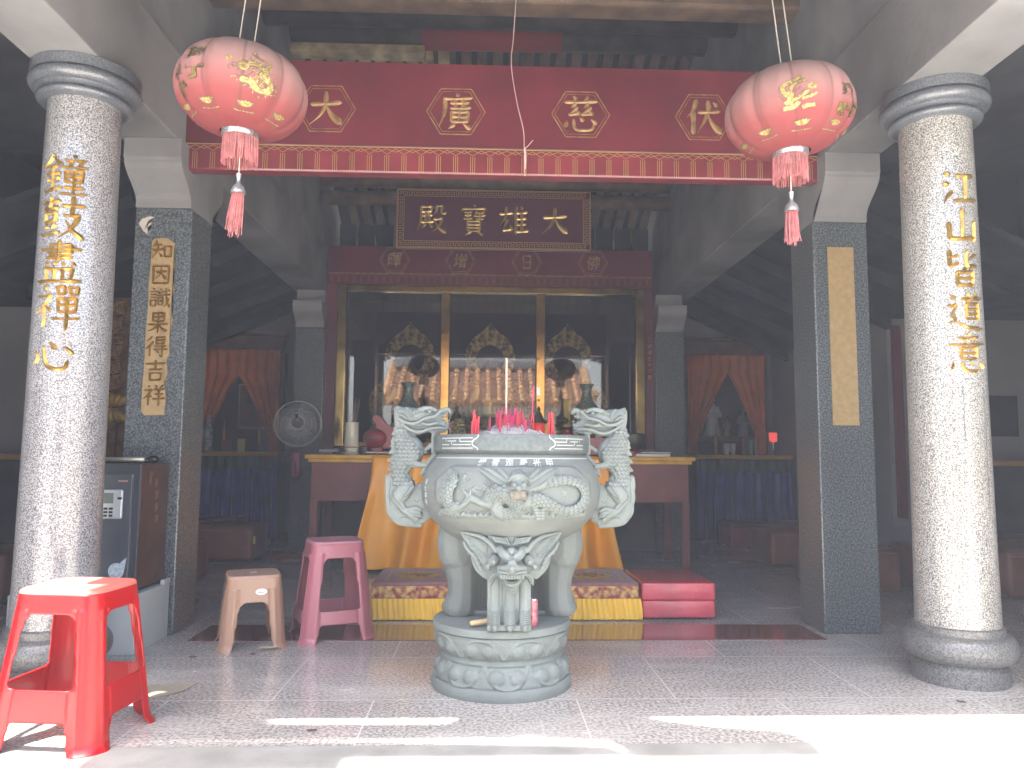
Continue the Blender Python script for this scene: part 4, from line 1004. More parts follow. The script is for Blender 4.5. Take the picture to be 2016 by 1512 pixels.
def rear_leg(sx):
    s = MB(); a = -pi/2+sx*2.094
    def at(rad, z, w=0): return (CX_+rad*math.cos(a)-w*math.sin(a), CY_+rad*math.sin(a)+w*math.cos(a), z)
    for rad, z, r in crom([(.20, .62, .10), (.205, .54, .105), (.20, .47, .09), (.19, .40, .075), (.19, .33, .075), (.20, .285, .085)], 6):
        for w in (-.06, -.03, 0, .03, .06): s.ball(at(rad, z, w*(1.2 if z > .5 else 1)), r*.85)
    for w in (-.07, 0, .07):
        p = at(.25, .285, w); s.ball(p, (.03, .03, .028))
    c0 = at(.2, .262); s.box(c0[0]-.085, c0[0]+.085, c0[1]-.085, c0[1]+.085, .257, .275)
    # ragged mane along the edges
    for k in range(5):
        for w in (-.11, .11): s.ball(at(.23-.006*k, .60-.045*k, w*(1-.06*k)), .02+.006*(k % 2))
    o = sculpt(s, .005, 2, .4); 
    o.v = [(x, y, max(z, .2572)) for x, y, z in o.v]
    o.build('rear_leg', m_stoneb, bur, smooth=True)
rear_leg(1); rear_leg(-1)

# ash
def ashf(u, v):
    a = 2*pi*u; r_ = .281*v; x, y = r_*math.cos(a), r_*math.sin(a)
    h = .962+.060*math.exp(-((x-.0)**2+(y+.02)**2)/.021)+.006*math.sin(x*90+y*40)*math.sin(y*80-x*30)+.004*math.sin(170*x)*math.sin(150*y)
    return (CX_+x, CY_+y, h)
m_ash = mat('incense_ash', (.50, .49, .485), .95, noise=(120, .25, 3), bump=(160, .8))
MB().grid(ashf, 60, 26, True).build('ash', m_ash, bur, smooth=True)
b = MB()
for k in range(90):         # curls of burnt ash lying on the heap
    a = random.uniform(0, 2*pi); r_ = random.uniform(0, .16); x, y = r_*math.cos(a), r_*math.sin(a)-.02
    z = ashf(math.atan2(y, x)/(2*pi) % 1, math.hypot(x, y)/.281)[2]+.003; th = random.uniform(0, pi); l = random.uniform(.008, .022)
    b.tube(crom([(CX_+x-l*math.cos(th), CY_+y-l*math.sin(th), z), (CX_+x, CY_+y, z+.006), (CX_+x+l*math.cos(th), CY_+y+l*math.sin(th), z)], 3), .0016, 5)
ob = b.build('fallen_ash', mat('fallen_ash_curls', (.5, .5, .5), .95, noise=(30, .7, 2)), bur); ob['kind'] = 'stuff'

# incense sticks, each on its own
def stick_proto(name, r, h, m, label, group):
    o = MB().tube([(0, 0, -.03), (0, 0, h*.5), (0, 0, h)], r, 6).build(name, m); tag(o, label, 'incense stick', group); return o
m_pinkst = mat('magenta_incense', (.52, .03, .12), .7); m_redst = mat('red_incense', (.60, .05, .06), .7)
pro = [stick_proto('incense_stick', .0019, .07, m_pinkst, 'thin pink incense stick standing in the central ash heap', 'incense sticks in the central ash heap'),
       stick_proto('incense_stick', .0021, .055, m_redst, 'thin pink incense stick standing in the central ash heap', 'incense sticks in the central ash heap')]
def sticks(n, cx, cy, sx, sy, protos, label=None, group=None, zf=None, first=True):
    for i in range(n):
        x, y = np.clip(random.gauss(0, 1), -1.9, 1.9)*sx+cx, np.clip(random.gauss(0, 1), -1.9, 1.9)*sy+cy
        p = protos[i % len(protos)]
        o = p if (i < len(protos) and first) else p.copy()
        if o is not p: COL.objects.link(o)
        dx_, dy_ = x-CX_, y-CY_
        o.location = (x, y, ashf(math.atan2(dy_, dx_)/(2*pi) % 1, math.hypot(dx_, dy_)/.281)[2])
        o.rotation_euler = (random.gauss(0, .03), random.gauss(0, .035), 0); o.scale = (1, 1, random.uniform(.6, 1.25))
        if label: o['label'] = label; o['group'] = group
sticks(64, CX_+.0, CY_-.03, .047, .05, pro)
lab = 'thick red incense stick in the tight bunch by the left rim of the burner'
sticks(9, CX_-.147, CY_-.12, .0105, .008, [stick_proto('incense_stick', .0036, .088, m_redst, lab, 'red sticks bunched by the left rim')], lab, 'red sticks bunched by the left rim')
lab = 'thick red incense stick in the tight bunch by the right rim of the burner'
sticks(9, CX_+.150, CY_-.12, .0105, .008, [stick_proto('incense_stick', .0036, .088, m_redst, lab, 'red sticks bunched by the right rim')], lab, 'red sticks bunched by the right rim')
o = MB().tube([(0, 0, -.03), (.002, 0, .15), (.001, 0, .29)], .0042, 8).build('tall_incense_stick', mat('pale_bamboo', (.50, .40, .30), .7)); o.location = (CX_-.022, CY_+.02, 1.02); tag(o, 'tall thick pale incense stick rising above all the others', 'incense stick')
o = MB().tube([(0, 0, -.03), (.002, 0, .1), (.006, 0, .21)], .0028, 8).build('tall_incense_stick', m_pinkst); o.location = (CX_+.084, CY_+.02, .985); o.rotation_euler = (0, .02, 0); tag(o, 'tall thin magenta incense stick right of the pale one', 'incense stick')

# can and bamboo piece on the pedestal
t = thing('tin_can', 'small open pink printed drink can on the pedestal beside the beast leg', 'can', (.193, 2.99, .257))
MB().lathe([(0, .003), (.018, .003), (.0195, .0), (.0205, .004), (.0205, .10)], (.193, 2.99, .257), 28, cap=False).build('can_body', mat('pink_printed_tin', (.34, .05, .09), .35, metal=.3, noise=(55, .8, 3, (.42, .22, .23))), t, smooth=True, ang=40)
MB().lathe([(.0195, .098), (.0212, .099), (.0212, .104), (.0195, .104)], (.193, 2.99, .257), 28, cap=False).build('can_rim', m_steel, t, smooth=True)
b = MB(); b.tube(crom([(-.045, 2.965, .272), (-.02, 2.972, .274), (.035, 2.985, .279)], 4), [.008, .010, .0105, .0105, .0105, .0105, .0105, .0105, .0108], 10); b.tube([(-.004, 2.976, .2755), (.0, 2.977, .2757)], .0118, 10)
o = b.build('bamboo_stub', mat('dry_bamboo', (.36, .28, .16), .6), smooth=True); tag(o, 'short stub of dry bamboo lying on the pedestal', 'bamboo')
# ------------------------------------------------------------------ the courtyard behind the viewer (mirrored in the glass, added panels shade the step)
gate = thing('gate_building', 'small gate building with orange barrel tiled roof and white lattice ridge', 'building', (.1, -6, -.14))
m_cwall = mat('courtyard_plaster', (.60, .58, .53), .85, noise=(1.2, .2, 6))
b = MB(); b.box(-2.5, -.7, -7.6, -5.7, -.14, 2.5); b.box(.9, 2.7, -7.6, -5.7, -.14, 2.5); b.box(-.7, .9, -7.6, -5.7, 2.05, 2.5); b.build('wall', m_cwall, gate)
MB().box(-.7, .9, -7.55, -7.4, -.1, 2.05).build('door', mat('dark_red_door', (.12, .025, .02), .5), gate)
def gz(y): return 2.28+.62*(-4.9-y)
b = MB(); b.prism([(-4.9, gz(-4.9)), (-6.7, gz(-6.7)), (-8.4, gz(-4.9)+.1), (-8.4, gz(-4.9)), (-6.7, gz(-6.7)-.1), (-4.9, gz(-4.9)-.08)], 'x', -2.6, 2.8); b.build('roof_deck', mat('clay_pan_tile', (.30, .13, .07), .7, noise=(12, .4, 4)), gate)
b = MB()
for k in range(19):
    x = -2.55+k*.295
    for q in range(9):
        y1 = -4.86-q*.2; y2 = y1-.22
        b.tube([(x, y1, gz(y1)+.035), (x, y2, gz(y2)+.022)], [.088, .078], 10)
    for q in range(14):
        y1 = -4.9-q*.13; b.box(x+.08, x+.215, y1-.03, y1, gz(y1)-.0, gz(y1)+.03)
b.build('barrel_tiles', m_terra, gate)
b = MB()
for sx in (-1, 1):
    xx = .1+sx*2.72
    b.tube(crom([(xx+sx*.12, -4.75, gz(-4.9)+.28), (xx, -5.0, gz(-5.0)+.10), (xx, -5.8, gz(-5.8)+.08), (xx, -6.6, gz(-6.6)+.08)], 5), .09, 10)
b.build('hip_ridges', m_terra, gate)
b = MB(); b.box(-2.6, 2.8, -6.78, -6.62, gz(-6.7)+.0, gz(-6.7)+.22)
for k in range(60):
    x = -2.55+k*.09
    b.tube([(x, -6.7, gz(-6.7)+.22), (x+.09, -6.7, gz(-6.7)+.36)], .012, 5); b.tube([(x+.09, -6.7, gz(-6.7)+.22), (x, -6.7, gz(-6.7)+.36)], .012, 5)
b.box(-2.6, 2.8, -6.78, -6.62, gz(-6.7)+.36, gz(-6.7)+.42)
b.build('lattice_ridge', mat('white_ridge_plaster', (.62, .60, .56), .8), gate)
for xw, side in ((-4.9, 'left'), (5.0, 'right')):
    o = MB().box(xw-.12, xw+.12, -8.3, 1.88, -.14, 2.6).build('courtyard_wall', m_cwall); tag(o, f'tall plaster wall along the {side} side of the courtyard', 'wall')
# unseen panels added over the courtyard, cut to shape the sun on the step
blk = thing('sun_blocker', 'unseen panels added over the courtyard to shape the sun on the step', 'sun blocker', (0, 1.4, 5.0))
m_blocker = mat('grey_blocker', (.30, .30, .29), .9)
AH = 5.0
def blk_panel(name, poly):
    MB().prism([((x if x > -.97 else -1.17)-.13*AH, y-.30*AH) for x, y in poly], 'z', AH, AH+.015).build(name, m_blocker, blk)
blk_panel('blocker_panel', [(-.98, 2.545), (-.98, 3.05), (-.80, 2.9), (-.70, 2.70), (-.12, 2.69), (-.05, 2.8), (.46, 2.86), (.56, 2.755), (.68, 2.69), (.82, 2.64), (.98, 2.61), (1.03, 2.57), (1.06, 2.48), (1.05, 2.38), (.47, 2.38), (.40, 2.52), (.2, 2.545)])
blk_panel('blocker_panel', [(-.98, 2.39), (-.98, 2.54), (-.40, 2.535), (-.34, 2.49), (.40, 2.475), (.464, 2.39)])
blk_panel('blocker_panel', [(-.98, .6), (-.98, 2.3895), (-.40, 2.3895), (-.38, .6)])
blk_panel('blocker_panel', [(-2.9, .6), (-2.9, 2.9), (-1.50, 2.9), (-1.50, .6)])
MB().tube([(-4.7, .2, AH+.04), (4.9, .2, AH+.04)], .025, 8).build('blocker_pipe', m_steel, blk)  # pipe and posts added only to carry the unseen panels
for xp in (-4.65, 4.85): MB().tube([(xp, .2, -.14), (xp, .2, AH)], .03, 8).build('blocker_post', m_steel, blk)

# ------------------------------------------------------------------ plastic stools
def stool(name, label, w0, w1, h, holes, m, loc, rz, p=5.0, flare=.012, rib=.004, seatm=None):
    t = thing(name, label, 'stool', loc, rz)
    nu, nv = 256, 96
    def ring(th, z):
        f = z/h; w = (w0+(w1-w0)*f)/2
        if z < .03: w += flare*(1-z/.03)**2
        c, s_ = math.cos(th), math.sin(th)
        r_ = w/((abs(c)**p+abs(s_)**p)**(1/p))
        # bulging rounded corners with a groove each side
        d = abs(((th+pi/4) % (pi/2))-pi/4)      # 0 at side centre, pi/4 at corner
        if z < h-.06: r_ += rib*(math.exp(-((d-.60)/.05)**2)-1.2*math.exp(-((d-.50)/.03)**2))
        return r_*c, r_*s_, w
    zs = np.linspace(0, h-.012, nv); V = []; F = []
    for i in range(nu):
        th = 2*pi*i/nu
        for z in zs: x, y, w = ring(th, z); V.append((x, y, z))
    def inhole(th, z):
        x, y, w = ring(th, z); 
        d = ((th+pi/4) % (pi/2))-pi/4; s_ = w*math.tan(d) if abs(d) < .78 else w
        for (za, zb, fa, fb, rc) in holes:
            if za <= z <= zb:
                half = w*(fa+(fb-fa)*(z-za)/(zb-za)); e = 0
                if z > zb-rc: q = (z-(zb-rc))/rc; e = rc*(1-math.sqrt(max(0, 1-q*q)))
                if za > .01 and z < za+rc*.6: q = ((za+rc*.6)-z)/(rc*.6); e = rc*.6*(1-math.sqrt(max(0, 1-q*q)))
                if abs(s_) < half-e: return True
        return False
    for i in range(nu):
        for j in range(nv-1):
            thm = 2*pi*(i+.5)/nu; zm = (zs[j]+zs[j+1])/2
            if not inhole(thm, zm): i2 = (i+1) % nu; F.append((i*nv+j, i2*nv+j, i2*nv+j+1, i*nv+j+1))
    b = MB(); b.add(V, F)
    # top with rounded rim
    tv = []; n0 = len(b.v)
    tops = [(1, h-.012), (.995, h-.007), (.98, h-.0025), (.955, h), (.93, h+.0002), (.90, h), (.5, h), (.14, h), (.10, h-.008)]
    for sc, z in tops:
        for i in range(nu): x, y, w = ring(2*pi*i/nu, h-.012); tv.append((x*sc, y*sc, z))
    b2 = MB(); b2.add(tv, [(k*nu+i, k*nu+(i+1) % nu, (k+1)*nu+(i+1) % nu, (k+1)*nu+i) for k in range(len(tops)-1) for i in range(nu)]+[[(len(tops)-1)*nu+i for i in range(nu)]])
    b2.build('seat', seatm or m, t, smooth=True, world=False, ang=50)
    o = b.build('stool_body', m, t, smooth=True, world=False)
    me = o.data; bm = bmesh.new(); bm.from_mesh(me); bmesh.ops.remove_doubles(bm, verts=bm.verts, dist=.0004)
    loose = [v for v in bm.verts if not v.link_faces]; bmesh.ops.delete(bm, geom=loose, context='VERTS')
    # soften the stair-stepped hole edges
    be = {v for e in bm.edges if e.is_boundary for v in e.verts if v.co.z > .002}
    for _ in range(6):
        new = {}
        for v in be:
            nb = [e.other_vert(v) for e in v.link_edges if e.is_boundary]
            if len(nb) == 2: new[v] = v.co*.5+(nb[0].co+nb[1].co)*.25
        for v, c in new.items(): v.co = c
    bmesh.ops.recalc_face_normals(bm, faces=bm.faces); bm.to_mesh(me); bm.free()
    me.polygons.foreach_set('use_smooth', [True]*len(me.polygons))
    md = o.modifiers.new('solid', 'SOLIDIFY'); md.thickness = .004; md.offset = -1
    try: me.set_sharp_from_angle(angle=R(50))
    except Exception: pass
    return t
def plastic(name, col, trans=.12):
    m = mat(name, col, .28, coat=.12)
    nt = m.node_tree; b = nt.nodes['Principled BSDF']; out = nt.nodes['Material Output']
    tl = nt.nodes.new('ShaderNodeBsdfTranslucent'); tl.inputs[0].default_value = (min(1, col[0]*1.5), col[1]*2.5+.02, col[2]+.01, 1)
    mx = nt.nodes.new('ShaderNodeMixShader'); mx.inputs[0].default_value = trans
    nt.links.new(b.outputs[0], mx.inputs[1]); nt.links.new(tl.outputs[0], mx.inputs[2]); nt.links.new(mx.outputs[0], out.inputs[0]); return m
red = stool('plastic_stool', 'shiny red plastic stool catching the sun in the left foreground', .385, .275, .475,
            [(.185, .405, .66, .56, .03), (.0, .095, .56, .50, .02)], plastic('red_plastic', (.40, .004, .006), .12), (-1.315, 2.615, 0), R(-6), seatm=mat('sunlit_look_red', (.55, .15, .115), .5))  # paler seat colour puts the sun's glare on the red top
tan_ = stool('plastic_stool', 'low tan plastic stool with an oval white sticker', .30, .245, .335, [(.0, .215, .60, .50, .04)], plastic('tan_plastic', (.35, .20, .13), .05), (-1.105, 3.815, 0), R(20), p=6, seatm=mat('pale_tan_seat', (.36, .23, .165), .6))  # seat a paler tan than the body
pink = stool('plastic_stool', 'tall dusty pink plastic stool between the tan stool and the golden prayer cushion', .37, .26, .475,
             [(.145, .395, .62, .55, .025), (.0, .085, .60, .56, .02)], plastic('pink_plastic', (.39, .125, .155), .05), (-.755, 4.0, 0), R(23), seatm=mat('pale_pink_seat', (.38, .165, .195), .6))  # seat a paler pink than the body
# stickers
b = MB(); b.box(-.045, .045, -.1405, -.1385, .425, .455); 
st = b.build('price_sticker', mat('blue_white_sticker', (.45, .62, .75), .4, noise=(60, .6, 2, (.8, .85, .88))), red, world=False)
st.location = (.055, -.0045, -.004); st.rotation_euler = (R(-6.2), 0, 0)
b = MB(); b.add([(0, 0, 0)]+[(.026*math.cos(a), .0, .0145*math.sin(a)) for a in np.linspace(0, 2*pi, 28)[:-1]], [(0, i, i % 27+1) for i in range(1, 28)])
b.add([(.017*math.cos(a)+q*.0, -.0006, .008*math.sin(a)) for a in np.linspace(.5, 2.6, 12) for q in (0,)]+[(.020*math.cos(a), -.0006, .0105*math.sin(a)) for a in np.linspace(.5, 2.6, 12)], [(i, i+1, 13+i, 12+i) for i in range(11)])
st = b.build('oval_sticker', mat('white_sticker', (.75, .76, .76), .4), tan_, world=False); st.location = (.03, -.1345, .262); st.rotation_euler = (R(-4.5), 0, 0)
b = MB()
for i in range(6): b.box(-.015+i*.005, -.012+i*.005, -.0012, -.0006, -.006, .0)
q = b.build('sticker_print', mat('grey_print', (.2, .25, .28), .5), st, world=False); q.location = (0, 0, 0); q['kind'] = 'stuff'

# ------------------------------------------------------------------ prayer cushions in front of the table
m_brown = mat('maroon_brown_cloth', (.26, .12, .115), .75, noise=(40, .15, 3), sheen=.2)
m_brocade = mat('red_gold_brocade', (.26, .03, .03), .5, noise=(34, .9, 2, (.62, .42, .14)))
m_gsat = mat('golden_satin', (.88, .55, .06), .34, noise=(4, .12, 3), sheen=.2)
def kneeler(cx, label, seed):
    y0, y1, w = 4.33, 4.88, .475; x0, x1 = cx-w/2, cx+w/2
    t = thing('prayer_cushion', label, 'prayer cushion', (cx, (y0+y1)/2, 0), 0, 'embroidered prayer cushions before the altar table')
    MB().box(x0, x1, y0, y1, .178, .203, bev=.012, seg=3).build('padded_top', m_brown, t, smooth=True)
    MB().box(x0+.001, x1-.001, y0+.001, y1-.001, .115, .186, bev=.006).build('brocade_band', m_brocade, t)
    b = MB(); rs = np.random.RandomState(seed); per = []
    for (ax, ay, bx_, by_) in ((x0, y0, x1, y0), (x1, y0, x1, y1), (x1, y1, x0, y1), (x0, y1, x0, y0)):
        for k in range(120): f = k/120; per.append((ax+(bx_-ax)*f, ay+(by_-ay)*f, k))
    n = len(per); ph = rs.rand(n)*1.2
    def f(u, v):
        i = int(round(u*n)) % n; x, y, k = per[i]; a = .004+.011*(.35+.65*(1-v))*abs(math.sin(k*.21+1.3*math.sin(k*.07+seed)))**.6+.004*math.sin(k*.9+v*3+ph[i]*.3)
        dx, dy = x-cx, y-(y0+y1)/2
        ex = 1+a/.24; return (cx+dx*ex, (y0+y1)/2+dy*ex, .006+v*.112)
    b.grid(f, n, 8, True); b.build('golden_skirt', m_gsat, t, smooth=True)
    b = MB(); zt = .2035; fn = lambda u, v, h: (u, v, zt+.0006*h)
    xa, xb, ya, yb = x0+.07, x1-.07, y0+.10, y1-.10
    strip2(b, [(xa, ya), (xb, ya)], .005, fn); strip2(b, [(xa, yb), (xb, yb)], .005, fn); strip2(b, [(xa, ya), (xa, yb)], .005, fn); strip2(b, [(xb, ya), (xb, yb)], .005, fn)
    P = [(cx, (y0+y1)/2)]+[(cx+.125*math.cos(a)*(1+.10*math.cos(8*a)), (y0+y1)/2+.145*math.sin(a)*(1+.10*math.cos(8*a))) for a in np.linspace(0, 2*pi, 64, endpoint=False)]
    b.add([(x, y, zt) for x, y in P], [(0, i, i % 64+1) for i in range(1, 65)])
    b.build('gold_medallion', mat('gold_embroidery', (.56, .34, .09), .6, noise=(60, .3, 3)), t)
    b = MB()
    for k in range(26):
        a = rs.rand()*2*pi; r_ = rs.rand()**.6; c = (cx+.085*r_*math.cos(a), (y0+y1)/2+.07*r_*math.sin(a))
        b.add([(c[0]+(.016*math.cos(q)), c[1]+.013*math.sin(q), zt+.0015+k*.00005) for q in np.linspace(0, 2*pi, 7)[:-1]], [(0, 1, 2, 3, 4, 5)])
    o = b.build('embroidered_flower', mat('maroon_embroidery', (.26, .09, .10), .7, noise=(70, .7, 2, (.42, .25, .16))), t); o['kind'] = 'stuff'
    return t
kneeler(-.375, 'maroon topped prayer cushion with golden skirt beside the tall pink stool', 3)
kneeler(.635, 'maroon topped prayer cushion with golden skirt beside the plastic wrapped red box', 5)
wrap = mat('red_box_in_plastic', (.56, .05, .08), .3, coat=1, coatr=.03, noise=(5, .25, 4))
nt = wrap.node_tree; bs = nt.nodes['Principled BSDF']; tn = nt.nodes.new('ShaderNodeTexNoise'); tn.inputs['Scale'].default_value = 16; tn.inputs['Detail'].default_value = 3; tn.inputs['Distortion'].default_value = 2.5
tc_ = nt.nodes.new('ShaderNodeTexCoord'); bp = nt.nodes.new('ShaderNodeBump'); bp.inputs['Strength'].default_value = .8; bp.inputs['Distance'].default_value = .02
nt.links.new(tc_.outputs['Object'], tn.inputs[0]); nt.links.new(tn.outputs[0], bp.inputs['Height']); nt.links.new(bp.outputs[0], bs.inputs['Coat Normal'])
t = thing('wrapped_cushion', 'red cushion box still wrapped in shiny clear plastic', 'prayer cushion', (1.09, 4.58, 0))
MB().box(.888, 1.298, 4.32, 4.85, .012, .108, bev=.012, seg=3).build('lower_box', wrap, t, smooth=True)
MB().box(.886, 1.30, 4.318, 4.852, .109, .205, bev=.012, seg=3).build('upper_box', wrap, t, smooth=True)

# ------------------------------------------------------------------ altar table with orange cloth
m_ltab = mat('brown_red_paint', (.165, .048, .042), .45, noise=(5, .2, 4))
m_yel = mat('ochre_yellow_paint', (.60, .33, .03), .4, noise=(8, .2, 4))
TZ = .905
t = thing('altar_table', 'long brown red altar table with ochre moulded edge', 'table', (.14, 6.5, 0))
b = MB(); b.box(-1.41, 1.70, 6.12, 6.88, TZ-.035, TZ, bev=.008); b.box(-1.385, 1.675, 6.135, 6.865, TZ-.062, TZ-.034, bev=.006); b.build('table_top', m_yel, t)
MB().box(-1.36, 1.65, 6.16, 6.84, .54, TZ-.061).build('apron', m_ltab, t)
for x in (-1.335, 1.625):
    for y in (6.19, 6.81): MB().box(x-.03, x+.03, y-.03, y+.03, 0, .541, bev=.004).build('leg', m_ltab, t)
b = MB(); rs = np.random.RandomState(2)
def clothf(u, v):
    z = TZ+.012-v*.885; xc = .05; hw = .92+.11*v**1.3
    x = xc+(u-.5)*2*hw; fold = .05*v**.6*(math.sin(u*37+1.5*math.sin(v*2))+.6*math.sin(u*63+2+v))
    if v < .03: return (x, 6.10+.5*(.03-v)/.03, TZ+.006)
    return (x+.012*math.sin(v*6+u*20), 6.09-.10*v-fold-.02*math.sin(9*u+v*2), z)
b.grid(clothf, 150, 60)
m_oran = mat('orange_satin', (1.0, .41, .03), .28, spec=.4, noise=(3, .12, 3))
o = b.build('orange_cloth', m_oran, smooth=True, thick=.003); tag(o, 'shiny orange satin cloth draped over the front of the altar table', 'cloth')

# things on the table
m_red2 = mat('red_painted_wood', (.26, .025, .03), .35, coat=.2)
t = thing('stick_holder', 'white porcelain holder full of bamboo fortune sticks on the table', 'vase', (-1.075, 6.3, TZ))
MB().lathe([(0, 0), (.062, 0), (.066, .008), (.05, .022), (.064, .05), (.064, .066), (.056, .075), (.055, .255), (.058, .262), (.05, .262), (.048, .1), (0, .1)], (-1.075, 6.3, TZ), 32).build('holder', mat('cream_porcelain', (.62, .60, .48), .25, coat=.3), t, smooth=True, ang=50)
MB().lathe([(.0655, .056), (.068, .06), (.0655, .064)], (-1.075, 6.3, TZ), 32, cap=False).build('red_band', m_red2, t)
for k in range(7):
    a = k*.9; MB().box(-.004, .004, -.001, .001, 0, .36+.02*(k % 3), M4=Matrix.Translation((-1.075, 6.3, TZ+.06)) @ Matrix.Rotation(.13+.03*math.sin(a), 4, 'Y') @ Matrix.Translation((.01*math.cos(a)-.008, .02*math.sin(a), 0))).build('fortune_stick', m_timb2, t)
o = MB().box(-1.22, -1.13, 6.25, 6.29, TZ, TZ+.02, bev=.006).build('remote_control', m_black); tag(o, 'small black remote control left of the porcelain stick holder', 'remote')
o = MB().lathe([(0, 0), (.045, 0), (.05, .06), (.044, .06), (.04, .01), (0, .01)], (-.965, 6.28, TZ), 24).build('cup', m_black, smooth=True, ang=40); tag(o, 'small black cup between the stick holder and the red wooden fish', 'cup')
s = MB(); s.ball((-.90, 6.42, TZ+.135), (.10, .09, .085), 3); s.box(-.98, -.82, 6.36, 6.48, TZ, TZ+.07, bev=.02)
t = thing('wooden_fish', 'round red wooden fish drum on a red stand', 'drum', (-.9, 6.42, TZ))
s.build('drum_body', m_red2, t, smooth=True, ang=50); b = MB(); b.box(-.99, -.86, 6.325, 6.36, TZ+.125, TZ+.14, bev=.005); b.build('slit', m_black, t)
def zp(zx, zy, y=6.45): return ((640+zx/7.754-952)/1510*y+.03, .9+(898.5-(780+zy/7.754))/1510*y)
P = [zp(*q) for q in ((688, 370), (700, 335), (740, 318), (800, 335), (850, 400), (920, 470), (1010, 505), (1010, 815), (770, 815), (772, 660), (745, 420), (715, 410))]
o = MB().prism(P, 'y', 6.40, 6.56).build('scroll_stand', m_red2); tag(o, 'red wooden stand with a scrolled top end beside the left dragon handle', 'stand')
o = MB().box(-.93, -.45, 6.14, 6.34, TZ+.013, TZ+.024).build('tray', mat('pale_tray', (.5, .46, .42), .5)); tag(o, 'thin pale tray lying on the orange cloth left of the burner', 'tray')
def lamp(x, label):
    t = thing('oil_lamp', label, 'lamp', (x, 6.3, TZ), 0, 'red glass lamps on the altar table')
    MB().lathe([(0, 0), (.055, 0), (.05, .02), (.018, .04), (.014, .10), (.03, .125), (.036, .14), (0, .14)], (x, 6.3, TZ), 24).build('stem', m_timber, t, smooth=True, ang=50)
    MB().lathe([(.034, .14), (.050, .175), (.052, .22), (.044, .262), (.035, .27)], (x, 6.3, TZ), 24).build('red_glass', mat('lit_red_glass', (.5, .02, .02), .2, emit=((1, .06, .04), .05)), t, smooth=True)
    MB().lathe([(.068, .268), (.07, .276), (.045, .30), (.036, .325), (.024, .345), (.012, .37), (.016, .385), (.006, .405), (0, .405)], (x, 6.3, TZ), 24).build('lamp_cap', m_timber, t, smooth=True, ang=40)
lamp(-.225, 'glowing red glass lamp behind the left dragon handle'); lamp(.45, 'glowing red glass lamp by the right mullion behind the incense')
b = MB()
for k in range(9):
    zz_ = .0+k*.032; rr_ = .085-.006*k
    for i in range(10):
        a = 2*pi*i/10+k*.3; b.ball((-.205+rr_*math.cos(a)*.8, 6.17+rr_*math.sin(a)*.5, TZ+.02+zz_), (.028, .02, .024), 1)
o = b.build('paper_offering_cone', mat('olive_gold_paper', (.17, .15, .06), .5, noise=(40, .7, 2)), smooth=False); tag(o, 'olive gold layered paper cone behind the left dragon head', 'offering')
def vase(x, label):
    t = thing('cloisonne_vase', label, 'vase', (x, 6.66, TZ), 0, 'tall patterned vases on the altar table')
    MB().lathe([(0, 0), (.06, 0), (.055, .03), (.05, .06), (.085, .2), (.105, .33), (.105, .40)], (x, 6.66, TZ), 32, cap=False).build('gilt_belly', mat('gilt_vase', (.42, .28, .09), .3, metal=.7), t, smooth=True, ang=50)
    MB().lathe([(.105, .40), (.098, .43), (.06, .47), (.042, .52), (.042, .58), (.066, .625), (.06, .628), (.03, .6)], (x, 6.66, TZ), 32, cap=False).build('patterned_neck', mat('teal_cloisonne', (.03, .10, .11), .3, coat=.3, noise=(40, .8, 3, (.20, .20, .14))), t, smooth=True, ang=50)
vase(-.66, 'tall patterned vase rising behind the left dragon head'); vase(.895, 'tall patterned vase rising behind the right dragon head')
for (x0, x1, z0, z1, y, m_, nm, lb) in ((.52, .66, 0, .13, 6.35, m_yel, 'offering_box', 'larger yellow paper box right of the red lamp'), (.50, .58, .131, .27, 6.36, m_yel, 'offering_box', 'upright yellow paper box standing on the larger one'),
        (.68, .75, 0, .07, 6.25, m_oran, 'offering_box', 'small orange box beside the larger yellow paper box'), (.66, .76, .0, .22, 6.5, m_red2, 'offering_jar', 'dim red jar behind the small orange box')):
    b = MB()
    if 'jar' in nm: b.lathe([(0, 0), (.05, 0), (.055, .1), (.05, .18), (.03, .2), (.03, .22), (0, .22)], ((x0+x1)/2, y, TZ), 20); b.build(nm, m_, smooth=True, ang=40); o = bpy.data.objects[-1] if False else None
    else: b.box(x0, x1, y-.04, y+.04, TZ+z0, TZ+z1, bev=.004)
    o = b.build(nm, m_, smooth='jar' in nm, ang=40) if 'jar' not in nm else [q for q in bpy.data.objects if q.name == nm][0]
    tag(o, lb, 'box' if 'box' in nm else 'jar')
o = MB().lathe([(0, .01), (.05, 0), (.085, .02), (.105, .07), (.108, .13), (.10, .14), (.095, .06), (.0, .03)], (1.245, 6.35, TZ+.05), 36).build('singing_bowl', mat('dark_bronze', (.05, .05, .04), .35, metal=.7), smooth=True, ang=40); tag(o, 'dark bronze bowl gong on a small cushion at the right of the table', 'bowl')
o = MB().lathe([(0, 0), (.07, 0), (.085, .025), (.07, .052), (0, .052)], (1.245, 6.35, TZ), 24).build('bowl_cushion', m_red2, smooth=True); tag(o, 'small red ring cushion under the dark bronze bowl', 'cushion')
o = MB().box(1.22, 1.50, 6.14, 6.26, TZ, TZ+.022, bev=.003).build('ledger', mat('paper_white', (.62, .6, .56), .7)); tag(o, 'thick white ledger lying at the right end of the table', 'book')
b = MB(); b.box(-.12, .12, -.07, .07, 0, .008, bev=.002, M4=Matrix.Translation((1.38, 6.2, TZ+.0245)) @ Matrix.Rotation(.06, 4, 'Z') @ Matrix.Rotation(-.05, 4, 'X'))
o = b.build('open_book', mat('page_print', (.48, .5, .47), .6, noise=(50, .4, 2, (.62, .62, .58)))); tag(o, 'open booklet resting on the white ledger', 'book')
o = MB().box(.80, 1.0, 6.2, 6.3, TZ+.013, TZ+.15, bev=.004).build('donation_box', m_red2); tag(o, 'low dark red box behind the right dragon neck', 'box')
